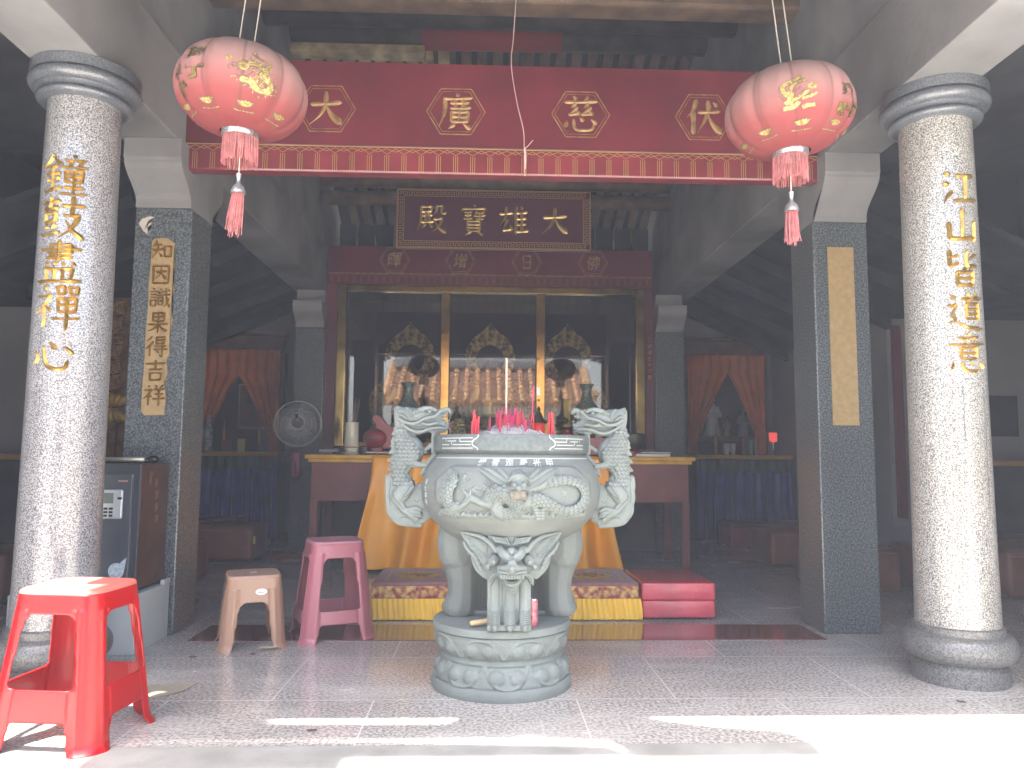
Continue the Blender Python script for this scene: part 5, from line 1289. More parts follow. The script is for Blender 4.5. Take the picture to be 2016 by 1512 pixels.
o = MB().box(-1.36, -1.2, 6.4, 6.55, TZ, TZ+.05, bev=.02).build('plastic_bag', mat('grey_plastic_bag', (.3, .3, .3), .4)); tag(o, 'crumpled grey plastic bag at the left end of the table', 'bag')

# ------------------------------------------------------------------ standing fan
FX, FYY = -1.655, 6.9
t = thing('standing_fan', 'standing electric fan with pink control box and wire guard', 'fan', (FX, FYY, 0))
MB().lathe([(0, .045), (.05, .045), (.18, .03), (.205, .015), (.21, 0), (0, 0)], (FX, FYY, 0), 40).build('base', mat('dull_red_plastic', (.16, .03, .025), .45, noise=(20, .3, 3)), t, smooth=True, ang=40)
MB().tube([(FX, FYY, .04), (FX, FYY, .72)], .012, 12).build('pole', m_steel, t, smooth=True)
MB().box(FX-.042, FX+.042, FYY-.04, FYY+.03, .70, .93, bev=.02, seg=3).build('control_box', mat('magenta_plastic', (.22, .025, .07), .4), t, smooth=True)
b = MB()
for k in range(5): b.ball((FX, FYY-.04, .74+k*.025), (.012, .006, .008), 1)
b.build('buttons', m_black, t)
MB().lathe([(0, -.09), (.05, -.085), (.065, -.03), (.06, .04), (0, .05)], (0, 0, 0), 24).build('motor', m_black, t, world=False, smooth=True)
mt = kids(t)[-1]; mt.name = 'motor'; HR = Matrix.Translation((0, 0, 1.175)) @ Matrix.Rotation(R(12), 4, 'Z') @ Matrix.Rotation(R(84), 4, 'X')
mt.matrix_local = HR @ Matrix.Translation((0, 0, -.06))
b = MB()
for k in range(110):
    a = 2*pi*k/110
    pts = [(.045*math.cos(a), .045*math.sin(a), .075), (.15*math.cos(a+.05), .15*math.sin(a+.05), .065), (.198*math.cos(a+.08), .198*math.sin(a+.08), .03), (.205*math.cos(a+.08), .205*math.sin(a+.08), 0), (.19*math.cos(a+.08), .19*math.sin(a+.08), -.05), (.07*math.cos(a), .07*math.sin(a), -.085)]
    b.tube(pts, .0009, 4)
for r_, z_ in ((.206, 0), (.198, .03), (.12, .0685), (.06, .0745)): b.tube([(r_*math.cos(a), r_*math.sin(a), z_) for a in np.linspace(0, 2*pi, 65)], .0022 if r_ > .19 else .0012, 5, cap=False)
o = b.build('guard', mat('grey_wire', (.55, .56, .57), .4), t, world=False); o.matrix_local = HR
b = MB(); b.lathe([(0, .08), (.05, .078), (.055, .07), (0, .068)], (0, 0, 0), 32); o = b.build('guard_badge', m_black, t, world=False, smooth=True, ang=40); o.matrix_local = HR
b = MB(); b.box(-.006, .006, -.0015, .0015, .081, .0825); b.box(-.003, .004, .0, .02, .081, .0825); o = b.build('badge_mark', m_white, t, world=False); o.matrix_local = HR @ Matrix.Rotation(-.5, 4, 'Z')
for k in range(3):
    b = MB(); a = 2*pi*k/3
    b.grid(lambda u, v: ((.04+.14*u)*math.cos(a+(v-.5)*(.7+.5*u)), (.04+.14*u)*math.sin(a+(v-.5)*(.7+.5*u)), (v-.5)*.045), 8, 8)
    o = b.build('blade', mat('smoky_blade', (.06, .065, .07), .3, coat=.3), t, world=False, smooth=True, thick=.002); o.matrix_local = HR

# ------------------------------------------------------------------ safe on its white plinth
t = thing('white_plinth', 'low white boarded plinth under the dark safe', 'plinth', (-1.85, 3.8, 0))
MB().box(-2.13, -1.562, 3.60, 3.975, 0, .262, bev=.003).build('box_body', m_white, t)
MB().box(-1.578, -1.558, 3.90, 3.972, .262, .285).build('raised_edge', m_white, t)
SX0, SX1, SY0, SY1, SZ0, SZ1 = -2.09, -1.592, 3.655, 3.97, .275, .855
t = thing('safe', 'dark grey steel safe with keypad and scratched brown side', 'safe', (-1.84, 3.8, .263))
m_safe = mat('dark_safe_paint', (.036, .041, .05), .45, noise=(3, .15, 3)); m_sfd = mat('grey_safe_door', (.062, .070, .086), .4, noise=(3, .12, 3))
MB().box(SX0, SX1, SY0, SY1, SZ0, SZ1, bev=.004).build('cabinet', m_safe, t)
MB().box(SX1+.0005, SX1+.003, SY0+.006, SY1-.004, SZ0+.006, SZ1-.006).build('brown_side', mat('rust_brown_side', (.062, .030, .022), .5, noise=(9, .35, 5)), t)
MB().box(SX0+.04, SX1-.032, SY0-.012, SY0+.01, SZ0+.03, SZ1-.05, bev=.004).build('door', m_sfd, t)
b = MB(); b.box(SX0+.12, SX1-.068, SY0-.026, SY0-.011, .60, .735, bev=.008, seg=3); kp = b.build('keypad_panel', mat('silver_panel', (.50, .52, .55), .35, metal=.3), t, smooth=True, ang=40)
MB().box(-1.775, -1.70, SY0-.0275, SY0-.0255, .672, .72).build('display', mat('grey_green_lcd', (.15, .19, .165), .2), kp)
for r_ in range(3):
    for c_ in range(4):
        x = -1.79+c_*.024; z = .653-r_*.016; MB().box(x, x+.018, SY0-.029, SY0-.0255, z-.010, z, bev=.002).build('key', m_black, kp)
MB().box(-1.682, -1.662, SY0-.0272, SY0-.0255, .69, .70).build('panel_print', m_black, kp)
MB().box(SX1-.10, SX1-.045, SY0-.0145, SY0-.0115, .765, .783).build('name_badge', m_black, t)
b = MB()
for i in range(6): b.box(SX1-.095+i*.0075, SX1-.090+i*.0075, SY0-.0155, SY0-.0144, .77, .778)
b.build('badge_lettering', mat('badge_orange', (.5, .3, .22), .5), t)['kind'] = 'stuff'
MB().lathe([(0, 0), (.024, 0), (.026, .012), (.022, .03), (0, .032)], (0, 0, 0), 24).build('door_knob', m_steel, t, world=False, smooth=True, ang=40)
kk = kids(t)[-1]; kk.matrix_local = Matrix.Translation((-1.815+1.84, SY0-.012-3.8, .50-.263)) @ Matrix.Rotation(R(90), 4, 'X')
b = MB(); c0 = (SX1-.085, .365)
b.add([(c0[0], SY0-.0135, c0[1])]+[(c0[0]+.036*math.cos(a), SY0-.0135, c0[1]+.036*math.sin(a)) for a in np.linspace(0, 2*pi, 40, endpoint=False)], [(0, i, i % 40+1) for i in range(1, 41)])
b.add([(c0[0]+.01, SY0-.0134, c0[1]+.03), (c0[0]+.045, SY0-.0134, c0[1]+.062), (c0[0]+.037, SY0-.0134, c0[1]+.005)], [(0, 1, 2)])
b.build('round_sticker', mat('pale_blue_sticker', (.32, .45, .56), .4, noise=(70, .5, 2, (.62, .68, .72))), t)
MB().box(SX1-.085, SX1-.05, SY0-.0138, SY0-.0118, .288, .297).build('rating_label', m_white, t)
b = MB(); fs = lambda u, v, h: (SX1+.0032+.0006*h, u, v)
for i, ch in enumerate('美景良宵'):
    text_flat(b, ch, fs, .04, [(SY0+.17+.006*i, .76-.058*i)], ext=.02, bold=-.012)
text_flat(b, '月光', fs, .03, [(SY0+.10, .80), (SY0+.10, .77)], ext=.02, bold=-.012)
b.build('scratched_writing', mat('orange_scratch', (.26, .13, .05), .7), t)
o = MB().tube([(-1.86, 3.78, SZ1+.016), (-1.62, 3.75, SZ1+.018)], .012, 10).build('rolled_tube', mat('brassy_tube', (.45, .42, .34), .3, metal=.5), smooth=True); tag(o, 'pale brassy tube lying on top of the safe', 'tube')
s = MB()
for k in range(16): s.ball((-2.0+k*.022, 3.85+.02*math.sin(k), SZ1+.012), (.03, .03, .014), 1)
s.ball((-1.625, 3.86, SZ1+.018), (.03, .03, .02), 2); s.ball((-1.66, 3.85, SZ1+.012), (.03, .02, .014), 2)
o = s.build('black_bag', m_black, smooth=True); tag(o, 'crumpled black bag lying on top of the safe', 'bag')

# ------------------------------------------------------------------ brown seat cushions
m_leath = mat('brown_leatherette', (.17, .062, .034), .36, noise=(5, .2, 4), bump=(60, .15))
def pouffe(x0, x1, y0, y1, h, label, grp='brown leatherette kneeling blocks'):
    t = thing('kneeling_block', label, 'cushion', ((x0+x1)/2, (y0+y1)/2, 0), 0, grp)
    s = MB(); s.box(x0, x1, y0, y1, .012, h, bev=.035, seg=4); o = s.build('padded_body', m_leath, t, smooth=True)
    v = o.data.vertices
    hx, hy = (x1-x0)/2, (y1-y0)/2
    bm = bmesh.new(); bm.from_mesh(o.data); bmesh.ops.subdivide_edges(bm, edges=[e for e in bm.edges if e.calc_length() > .15], cuts=6, use_grid_fill=True)
    for q in bm.verts:
        fx, fy = max(0, 1-(q.co.x/hx)**2), max(0, 1-(q.co.y/hy)**2)
        if q.co.z > h-.002: q.co.z += .022*fx*fy
    bm.to_mesh(o.data); bm.free(); o.data.polygons.foreach_set('use_smooth', [True]*len(o.data.polygons))
    b = MB(); b.tube([(x0+.02, y0-.001, h-.03), (x1-.02, y0-.001, h-.03)], .004, 6); b.build('piping', m_leath, t, smooth=True)
    return t
c1 = pouffe(-2.46, -1.935, 6.6, 7.1, .295, 'brown kneeling block with yellow tag, directly before the left blue skirted altar')
c2 = pouffe(-3.02, -2.50, 6.65, 7.15, .295, 'brown kneeling block left of the one with the yellow tag, mostly hidden by the pillar')
c3 = pouffe(-2.52, -1.995, 5.26, 5.78, .30, 'nearest brown kneeling block peeping out beside the safe pillar')
pouffe(-3.35, -2.85, 4.75, 5.25, .30, 'brown kneeling block at the far left behind the round column')
MB().box(-1.932, -1.920, 6.63, 6.66, .15, .21).build('yellow_tag', mat('yellow_label', (.55, .5, .15), .6), c1)
MB().box(-1.992, -1.980, 5.36, 5.385, .16, .22).build('yellow_tag', MATS['yellow_label'], c3)
pouffe(2.38, 2.90, 6.35, 6.86, .30, 'brown kneeling block left of the tan panelled pillar before the right altar')
pouffe(2.28, 2.80, 5.12, 5.64, .30, 'nearest right brown kneeling block, beside the tan panelled pillar')
pouffe(2.90, 3.42, 5.0, 5.5, .31, 'brown kneeling block partly hidden behind the pale round column')
pouffe(2.75, 3.25, 6.9, 7.4, .30, 'brown kneeling block in the second row between pillar and pale round column')
pouffe(3.38, 3.92, 4.9, 5.4, .31, 'brown kneeling block at the right edge beyond the pale round column')
pouffe(3.9, 4.4, 5.55, 6.05, .31, 'brown kneeling block behind the one at the right edge')
t = thing('red_box', 'red cardboard box on the floor before the right blue skirted altar', 'box', (2.75, 7.9, 0))
MB().box(2.50, 2.98, 7.75, 8.2, 0, .20, bev=.008).build('box_body', mat('red_vinyl', (.22, .02, .03), .4, noise=(8, .2, 3)), t)
MB().box(2.495, 2.985, 7.745, 8.205, .201, .235, bev=.006).build('lid', mat('dusty_brown_top', (.12, .06, .055), .6), t)
o = MB().box(-2.95, -2.42, 7.75, 8.15, 0, .27, bev=.02).build('red_box', mat('dark_red_vinyl', (.12, .025, .025), .45)); tag(o, 'dark red box behind the brown kneeling block with the yellow tag', 'box')

# ------------------------------------------------------------------ side altars with blue skirts, curtained niches
m_blue = mat('royal_blue_velvet', (.016, .016, .20), .42, sheen=.3, noise=(6, .4, 4))
m_green = mat('dark_green_velvet', (.006, .03, .025), .6)
m_cur = mat('rust_orange_curtain', (.50, .145, .04), .7, noise=(4, .25, 4))
def side_altar(x0, x1, y0, label, name_side):
    t = thing('side_altar', label, 'altar', ((x0+x1)/2, y0+.2, 0))
    MB().box(x0-.02, x1+.02, y0-.03, y0+.42, .885, .93, bev=.006).build('altar_top', MATS['ochre_dim'] if 'ochre_dim' in MATS else mat('ochre_dim', (.42, .22, .04), .5), t)
    b = MB()
    def f(u, v):
        x = x0+(x1-x0)*u; w = .02+.028*(1-v)
        return (x+(u-.5)*.06*(1-v), y0+.012+w*.55*(math.sin(u*62+.8*math.sin(3*v))+.6*math.sin(u*29+1))-.03*(1-v), .01+.872*v)
    b.grid(f, 170, 14); b.build('blue_skirt', m_blue, t, smooth=True)
    b = MB()
    def g2(u, v):
        x = x0+(x1-x0)*u; sw = .11+.05*abs(math.sin(u*pi*4)); return (x, y0-.028+.008*math.sin(u*60), .882-sw*(1-v))
    b.grid(g2, 120, 6); gv = b.build('green_valance', m_green, t, smooth=True)
    b = MB(); rs = np.random.RandomState(int(x0*10) % 97)
    for k in range(42): b.ball((x0+(x1-x0)*rs.rand(), y0-.04, .87-.16*rs.rand()), .004+.003*rs.rand(), 1)
    b.build('sequins', mat('silver_sequin', (.8, .8, .8), .08, metal=1), gv)['kind'] = 'stuff'
    MB().box(x0, x1, y0+.09, y0+.40, 0, .884).build('altar_body', m_timber, t)
    return t
side_altar(-3.22, -2.22, 8.36, 'side altar with royal blue velvet skirt left of the standing fan', 'l')
side_altar(2.36, 3.40, 8.42, 'side altar with royal blue velvet skirt behind the red box on the right', 'r')
def niche(x0, x1, apex, label, cl):
    t = thing('curtained_niche', label, 'shrine', ((x0+x1)/2, 9.0, .93)); y = 8.86; z1 = 2.26
    b = MB(); b.box(x0, x0+.06, y, y+.06, .935, 2.10); b.box(x1-.06, x1, y, y+.06, .935, 2.10); b.box(x0, x1, y-.01, y+.07, 2.102, z1, bev=.006); b.box(x0-.03, x1+.03, y-.03, y+.08, z1+.001, z1+.04, bev=.005)
    b.build('wooden_frame', mat('russet_wood', (.10, .045, .022), .55, noise=(5, .3, 4)), t)
    MB().box(x0+.02, x1-.02, y+.25, y+.27, .935, 2.10).build('niche_back', mat('dark_blue_back', (.02, .022, .035), .8, noise=(5, .4, 3, (.06, .025, .015))), t)
    ax, az = apex
    for sd in (0, 1):
        b = MB()
        xe = x0+.03 if sd == 0 else x1-.03
        def f(u, v, sd=sd, xe=xe):
            # v: 1 at top .. 0 at the gathered tail ; u from outer edge to centre
            z = 2.10-(1-v)*1.16
            if z > az: xi = ax
            else:
                q = (az-z)/(az-1.12); xi = ax+(xe+(.10 if sd == 0 else -.10)-ax)*min(1, q)**.85
            x = xe+(xi-xe)*u
            return (x, y-.03+.018*math.sin(u*26+z*2)-.02*(1-abs(2*u-1)), z-.04*u*(1-v))
        b.grid(f, 40, 40); b.build('curtain', m_cur, t, smooth=True, thick=.003)
    return t
niche(-3.28, -2.31, (-2.80, 1.80), 'niche with parted rust curtains and a framed picture, left of the fan', 0)
niche(2.34, 3.31, (2.84, 1.88), 'niche with parted rust curtains and small figurines on the right altar', 1)
t = thing('framed_picture', 'dark framed picture standing inside the left curtained niche', 'picture', (-2.68, 9.05, 1.2))
MB().box(-2.86, -2.47, 9.03, 9.05, 1.20, 1.72).build('frame', mat('pale_frame', (.30, .27, .22), .5), t)
MB().box(-2.845, -2.485, 9.024, 9.0295, 1.215, 1.705).build('painting', mat('ochre_and_black_painting', (.16, .07, .025), .6, noise=(4.2, .9, 5, (.02, .025, .03))), t)
# small things on the side altars
def bottle(x, y, h, r, m_, nm, lb, ct, z=.93):
    o = MB().lathe([(0, 0), (r, 0), (r*1.05, h*.1), (r, h*.6), (r*.4, h*.78), (r*.4, h*.95), (r*.5, h), (0, h)], (x, y, z), 18).build(nm, m_, smooth=True, ang=45); tag(o, lb, ct); return o
m_gl = mat('amber_glass', (.30, .12, .04), .15, coat=.5); m_pp = mat('pale_pottery', (.36, .36, .36), .4)
bottle(-3.02, 8.55, .40, .045, mat('blue_white_pottery', (.16, .18, .24), .35, noise=(30, .7, 2, (.4, .42, .45))), 'altar_vase', 'blue and white vase at the left end of the left altar', 'vase')
bottle(-2.87, 8.6, .36, .02, m_gl, 'candlestick', 'left amber candlestick on the left altar', 'candlestick'); bottle(-2.48, 8.6, .36, .02, m_gl, 'candlestick', 'right amber candlestick by the fan on the left altar', 'candlestick')
for x, w, h, m_, lb in ((-2.78, .09, .13, mat('maroon_card', (.13, .03, .03), .5), 'maroon box on the left altar'), (-2.70, .07, .12, m_green, 'dark green box on the left altar'), (-2.63, .08, .14, mat('pale_yellow_card', (.40, .33, .12), .5), 'pale yellow box on the left altar'), (-2.52, .14, .08, m_black, 'low black box at the right end of the left altar')):
    o = MB().box(x-w/2, x+w/2, 8.45, 8.53, .931, .931+h, bev=.004).build('offering_box', m_); tag(o, lb, 'box')
bottle(2.62, 8.6, .34, .02, m_gl, 'candlestick', 'left amber candlestick on the right altar', 'candlestick'); bottle(3.08, 8.6, .34, .02, m_gl, 'candlestick', 'right amber candlestick on the right altar', 'candlestick')
for x, h, m_, lb in ((2.71, .13, m_pp, 'left pale cup on the right altar'), (2.78, .13, m_pp, 'second pale cup beside the first on the right altar'), (2.90, .19, MATS['maroon_card'], 'maroon cup on the right altar'), (2.98, .17, mat('celadon', (.12, .2, .17), .35), 'celadon cup beside the maroon cup on the right altar')):
    o = MB().lathe([(0, 0), (.025, 0), (.034, h*.5), (.036, h), (.03, h), (.026, .02), (0, .02)], (x, 8.5, .93), 20).build('offering_cup', m_, smooth=True, ang=45); tag(o, lb, 'cup')
def figurine(x, z, h, m_, lb):
    s = MB(); y = 9.0
    for p, r in crom_r([((x, y, z+.03*h), .20*h), ((x, y, z+.3*h), .15*h), ((x, y, z+.6*h), .14*h), ((x, y, z+.76*h), .06*h)], 8): s.ball(p, (r, r*.8, r))
    s.ball((x, y-.01, z+.87*h), .085*h); s.ball((x, y, z+.97*h), .04*h)
    for sx in (-1, 1):
        for p, r in crom_r([((x+sx*.13*h, y, z+.66*h), .055*h), ((x+sx*.19*h, y-.04*h, z+.48*h), .05*h), ((x+sx*.04*h, y-.12*h, z+.5*h), .035*h)], 6): s.ball(p, r)
    o = sculpt(s, .008, 2).build('figurine', m_, smooth=True); tag(o, lb, 'figurine')
o = MB().box(2.42, 3.24, 8.9, 9.10, 1.10, 1.15, bev=.004).build('figurine_shelf', MATS['russet_wood']); tag(o, 'low wooden shelf inside the right niche carrying the figurines', 'shelf')
figurine(2.70, 1.152, .50, mat('white_porcelain_dim', (.42, .44, .46), .3), 'tall white porcelain figurine in the right curtained niche')
figurine(2.88, 1.152, .24, m_goldd, 'small golden figurine in the middle of the right niche'); figurine(3.07, 1.152, .34, mat('grey_figurine', (.14, .14, .14), .4), 'dim grey figurine at the right of the right niche')
t = thing('red_altar_lamp', 'small glowing red electric candle at the right end of the right altar', 'lamp', (3.26, 8.55, .93))
MB().lathe([(0, 0), (.035, 0), (.012, .02), (.01, .12), (.02, .15), (0, .15)], (3.26, 8.55, .93), 20).build('stand', m_steel, t, smooth=True)
MB().lathe([(0, .15), (.042, .155), (.045, .25), (.04, .255), (0, .255)], (3.26, 8.55, .93), 24).build('red_shade', mat('lit_red_shade', (.4, .02, .02), .4, emit=((1, .10, .08), .11)), t, smooth=True, ang=40)

# recess altars at the far sides
for sx, nm in ((-1, 'left'), (1, 'right')):
    x0, x1 = (-4.45, -3.45) if sx < 0 else (3.62, 4.7)
    t = thing('recess_altar', f'dim dark altar table with ochre edge in the far {nm} recess', 'altar', ((x0+x1)/2, 6.25, 0))
    MB().box(x0, x1, 6.0, 6.45, .85, .89, bev=.005).build('altar_top', MATS['ochre_dim'], t); MB().box(x0+.02, x1-.02, 6.02, 6.44, 0, .849).build('altar_body', mat('dark_drape', (.03, .035, .035), .8, noise=(5, .3, 3)), t)
o = MB().box(4.30, 4.62, 6.47, 6.495, 1.1, 1.45).build('wall_picture', m_black); tag(o, 'small black framed picture on the recess wall beyond the pale column', 'picture')
o = MB().box(3.535, 3.60, 6.44, 6.495, .4, 2.05).build('red_banner', mat('dim_red_banner', (.14, .02, .02), .7)); tag(o, 'narrow dim red banner between the tan panelled pillar and the pale column', 'banner')
t = thing('couplet_board', 'tall dull gold carved couplet board with lotus carving behind the left column', 'board', (-2.62, 5.5, 0))
m_cou = mat('old_gold_board', (.13, .070, .022), .5, metal=.3, noise=(12, .5, 4))
MB().box(-2.73, -2.50, 5.5, 5.56, .02, 2.01, bev=.006).build('board', m_cou, t)
b = MB()
for x in (-2.735, -2.655, -2.58, -2.50): b.box(x-.006, x+.006, 5.492, 5.51, .1, 1.12)
for x in (-2.735, -2.50): b.box(x-.012, x+.012, 5.485, 5.51, 1.32, 2.0)
b.build('dividing_ribs', mat('maroon_rib', (.05, .012, .014), .6), t)
for row, z in enumerate((1.15, 1.26)):
    for k in range(5):
        a = (k-2)*.5; b = MB(); b.ball((-2.62+.075*math.sin(a)*1.2, 5.48, z+.02*math.cos(a)), (.032, .03, .055), 2, rot=Matrix.Rotation(a*.8*(1 if row else -1), 3, 'Y')); b.build('lotus_petal', mat('yellow_gold', (.34, .21, .03), .4, metal=.4), t, smooth=True)
for i, ch in enumerate('福慧莊嚴蓮臺'):
    b = MB(); text_flat(b, ch, lambda u, v, h: (u, 5.495-.004*h, v), .10, [(-2.62, 1.93-.105*i)], ext=.02, bold=.01); b.build('carved_character', m_goldd, t)

# ------------------------------------------------------------------ lanterns
def lantern(cx, cy, cz, tilt, label, side, spin):
    t = thing('silk_lantern', label, 'lantern', (cx, cy, cz), 0)
    RX, RZ_ = .250, .170; NRB = 10
    def prof(th):           # th 0 top .. pi bottom (blunt oblate)
        c, s_ = math.cos(th), math.sin(th)
        r_ = RX*abs(s_)**.82; z = RZ_*(1 if c > 0 else -1)*abs(c)**.95
        return r_, z
    def surf(a, th, off=0):
        r_, z = prof(th); lob = 1-.05*abs(math.cos(a*NRB/2))**8*math.sin(th)
        r_ = (r_*lob+off*math.sin(th)); z = z+off*math.cos(th)
        return (r_*math.cos(a), r_*math.sin(a), z)
    TM = Matrix.Rotation(tilt, 4, 'Y')
    b = MB(); b.grid(lambda u, v: surf(2*pi*u, .20+(pi-.40)*v), 120, 40, True)
    m = bpy.data.materials.get('faded_lantern_silk')
    if m is None:
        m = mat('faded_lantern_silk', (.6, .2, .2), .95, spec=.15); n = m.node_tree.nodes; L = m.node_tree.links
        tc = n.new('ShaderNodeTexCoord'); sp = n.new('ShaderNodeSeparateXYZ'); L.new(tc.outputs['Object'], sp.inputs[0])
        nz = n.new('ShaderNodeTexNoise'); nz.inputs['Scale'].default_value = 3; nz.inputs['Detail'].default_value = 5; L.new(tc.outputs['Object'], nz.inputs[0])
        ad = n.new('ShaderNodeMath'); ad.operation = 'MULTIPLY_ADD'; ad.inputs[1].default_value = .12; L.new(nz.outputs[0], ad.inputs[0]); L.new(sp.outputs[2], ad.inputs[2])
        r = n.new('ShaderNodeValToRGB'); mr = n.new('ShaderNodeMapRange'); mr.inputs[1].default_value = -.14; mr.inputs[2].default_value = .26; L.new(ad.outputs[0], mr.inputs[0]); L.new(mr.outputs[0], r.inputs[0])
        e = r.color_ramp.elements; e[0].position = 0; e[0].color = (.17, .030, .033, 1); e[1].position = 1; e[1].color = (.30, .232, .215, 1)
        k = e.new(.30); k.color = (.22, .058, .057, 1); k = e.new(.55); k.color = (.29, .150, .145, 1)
        at = n.new('ShaderNodeMath'); at.operation = 'ARCTAN2'; L.new(sp.outputs[1], at.inputs[0]); L.new(sp.outputs[0], at.inputs[1])
        m1 = n.new('ShaderNodeMath'); m1.operation = 'MULTIPLY'; m1.inputs[1].default_value = 5.0; L.new(at.outputs[0], m1.inputs[0])
        m2 = n.new('ShaderNodeMath'); m2.operation = 'COSINE'; L.new(m1.outputs[0], m2.inputs[0])
        m3 = n.new('ShaderNodeMath'); m3.operation = 'ABSOLUTE'; L.new(m2.outputs[0], m3.inputs[0])
        m4 = n.new('ShaderNodeMapRange'); m4.inputs[1].default_value = .985; m4.inputs[2].default_value = 1; m4.inputs[3].default_value = 0; m4.inputs[4].default_value = .45; L.new(m3.outputs[0], m4.inputs[0])
        sm = n.new('ShaderNodeMix'); sm.data_type = 'RGBA'; sm.inputs[7].default_value = (.12, .045, .045, 1); L.new(m4.outputs[0], sm.inputs[0]); L.new(r.outputs[0], sm.inputs[6]); L.new(sm.outputs[2], n['Principled BSDF'].inputs['Base Color'])
        pb = n['Principled BSDF']; tl = n.new('ShaderNodeBsdfTranslucent'); L.new(r.outputs[0], tl.inputs[0]); mx = n.new('ShaderNodeMixShader'); mx.inputs[0].default_value = .10
        L.new(pb.outputs[0], mx.inputs[1]); L.new(tl.outputs[0], mx.inputs[2]); L.new(mx.outputs[0], n['Material Output'].inputs[0])
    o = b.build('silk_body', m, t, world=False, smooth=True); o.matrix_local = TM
    # painted gold ornaments on the silk
    m_foil = mat('gold_foil_print', (.34, .25, .085), .5, metal=.45, noise=(90, .5, 2)); m_ink = mat('dark_outline_print', (.10, .07, .05), .7)
    gb, ib = MB(), MB()
    K = 1.12
    def on(a0, th0, off):
        def f(u, v, h):     # u right, v up in metres on the silk
            th = th0-v*K/RX; return surf(a0+u*K/(RX*max(.25, math.sin(th))), th, off)
        return f
    face = -pi/2
    def blob(bd, f, cu, cv, r_, ry=None, n=14):
        ry = ry or r_; bd.add([f(cu, cv, 0)]+[f(cu+r_*math.cos(a), cv+ry*math.sin(a), 0) for a in np.linspace(0, 2*pi, n, endpoint=False)], [(0, i, i % n+1) for i in range(1, n+1)])
    for k, da in enumerate((-1.05, -.32, .42, 1.15, -1.8)):      # lotus row
        f, g = on(face+spin+da, 2.40, .0026), on(face+spin+da, 2.40, .0014)
        for q in (-.9, -.45, 0, .45, .9):
            d = (math.sin(q)*.024, .012+math.cos(q)*.012)
            pts = lambda s_: [(d[0]*.2, 0), (d[0]*.55-.008*s_*math.cos(q), d[1]*.8+.008*s_*math.sin(q)), (d[0]*1.25, d[1]*1.3), (d[0]*.55+.008*s_*math.cos(q), d[1]*.8-.008*s_*math.sin(q))]
            gb.add([f(u, v, 0) for u, v in pts(1)], [(0, 1, 2, 3)]); ib.add([g(u*1.15, v*1.12-.001, 0) for u, v in pts(1.5)], [(0, 1, 2, 3)])
        for q in np.linspace(-1.2, 1.2, 9): blob(ib, g, .03*math.sin(q), -.016-.006*math.cos(q), .0065, .004, 7)
        for q in np.linspace(-1.1, 1.1, 7): blob(gb, f, .028*math.sin(q), -.017-.006*math.cos(q), .004, .0025, 6)
    if side == 'left':
        f, g = on(face+.50, 1.72, .0024), on(face+.50, 1.72, .0014)
        body = crom([(-.045, .03), (-.01, .045), (.03, .03), (.02, 0), (.05, -.02), (.045, -.055), (.01, -.06), (-.01, -.035), (-.045, -.025)], 7)
        strip2(gb, body, np.linspace(.016, .024, len(body)), f); strip2(ib, body, np.linspace(.024, .031, len(body)), g)
        tail = crom([(.03, .04), (.045, .065), (.01, .075), (-.01, .095), (.0, .105)], 6); strip2(gb, tail, .007, f); strip2(ib, tail, .011, g)
        blob(gb, f, -.04, .03, .018); blob(ib, g, -.04, .03, .021); blob(gb, f, -.085, .048, .011)
        for p in (((-.05, .02), (-.085, .02), (-.08, .0)), ((.0, .03), (-.02, -.005), (-.055, -.02)), ((.05, -.04), (.065, -.02), (.07, -.045)), ((-.06, .035), (-.075, .03), (-.07, .01))): strip2(ib, crom(p, 4), .003, g)
        rs = np.random.RandomState(4)
        for k in range(150):
            i = rs.randint(len(body)); q_ = rs.rand()*6.3; d_ = .016+.016*rs.rand(); P0 = np.array(body[i])+d_*np.array([math.cos(q_), math.sin(q_)])*.8; P1 = P0+np.array([math.cos(q_+.6), math.sin(q_+.6)])*.010
            strip2(gb if k % 3 else ib, [P0, P1], .0032, f if k % 3 else on(face+.5, 1.72, .0018))
        for k in range(40): i = rs.randint(len(body)); blob(ib, on(face+.50, 1.72, .003), body[i][0]+rs.normal()*.006, body[i][1]+rs.normal()*.006, .0022, .0016, 6)
        chars = [('進', -.86, 1.66), ('財', -.80, 2.06), ('丁', -.44, 1.76), ('添', -.46, 1.34)]
    else:
        f, g = on(face-.26, 1.80, .0024), on(face-.26, 1.80, .0014)
        for p, w_ in ((((-.035, .01), (-.05, .05), (-.02, .075), (.02, .09)), .016), (((-.03, .03), (-.01, .06), (.03, .07)), .012), (((-.045, -.02), (-.02, -.01), (.0, .0), (.035, .02)), .014), (((-.05, -.045), (-.02, -.04), (.0, -.02)), .018), (((.01, -.01), (.035, -.005), (.06, .01)), .012), (((.01, -.05), (.03, -.045), (.05, -.045)), .016), (((-.03, -.03), (-.025, .02), (-.02, .03)), .02)):
            q = crom(p, 6); strip2(gb, q, w_, f); strip2(ib, q, w_*1.3, g)
        for k in range(7): blob(gb, f, .045+.012*math.cos(k*.9), .04+.010*math.sin(k*.9), .006, .006, 7)
        for p in (((.0, .0), (.02, .03)), ((-.06, .02), (-.045, -.01)), ((-.055, .04), (-.035, .0)), ((-.02, .02), (.01, .045))): strip2(ib, np.array(p), .003, on(face-.26, 1.80, .003))
        chars = [('進', .62, 1.66), ('財', .58, 2.06), ('丁', .98, 1.92)]
    for ch, da, th in chars:
        f, g = on(face+da, th, .0030), on(face+da, th, .0014)
        V, F = glyph(ch, .02, False, .05); gb.add([f(a*.068, c*.068, 0) for a, c, h in V if True], F)
        V, F = glyph(ch, .02, False, .09); ib.add([g(a*.072, c*.072, 0) for a, c, h in V], F)
    o = ib.build('printed_outlines', m_ink, t, world=False); o.matrix_local = TM; o['kind'] = 'stuff'
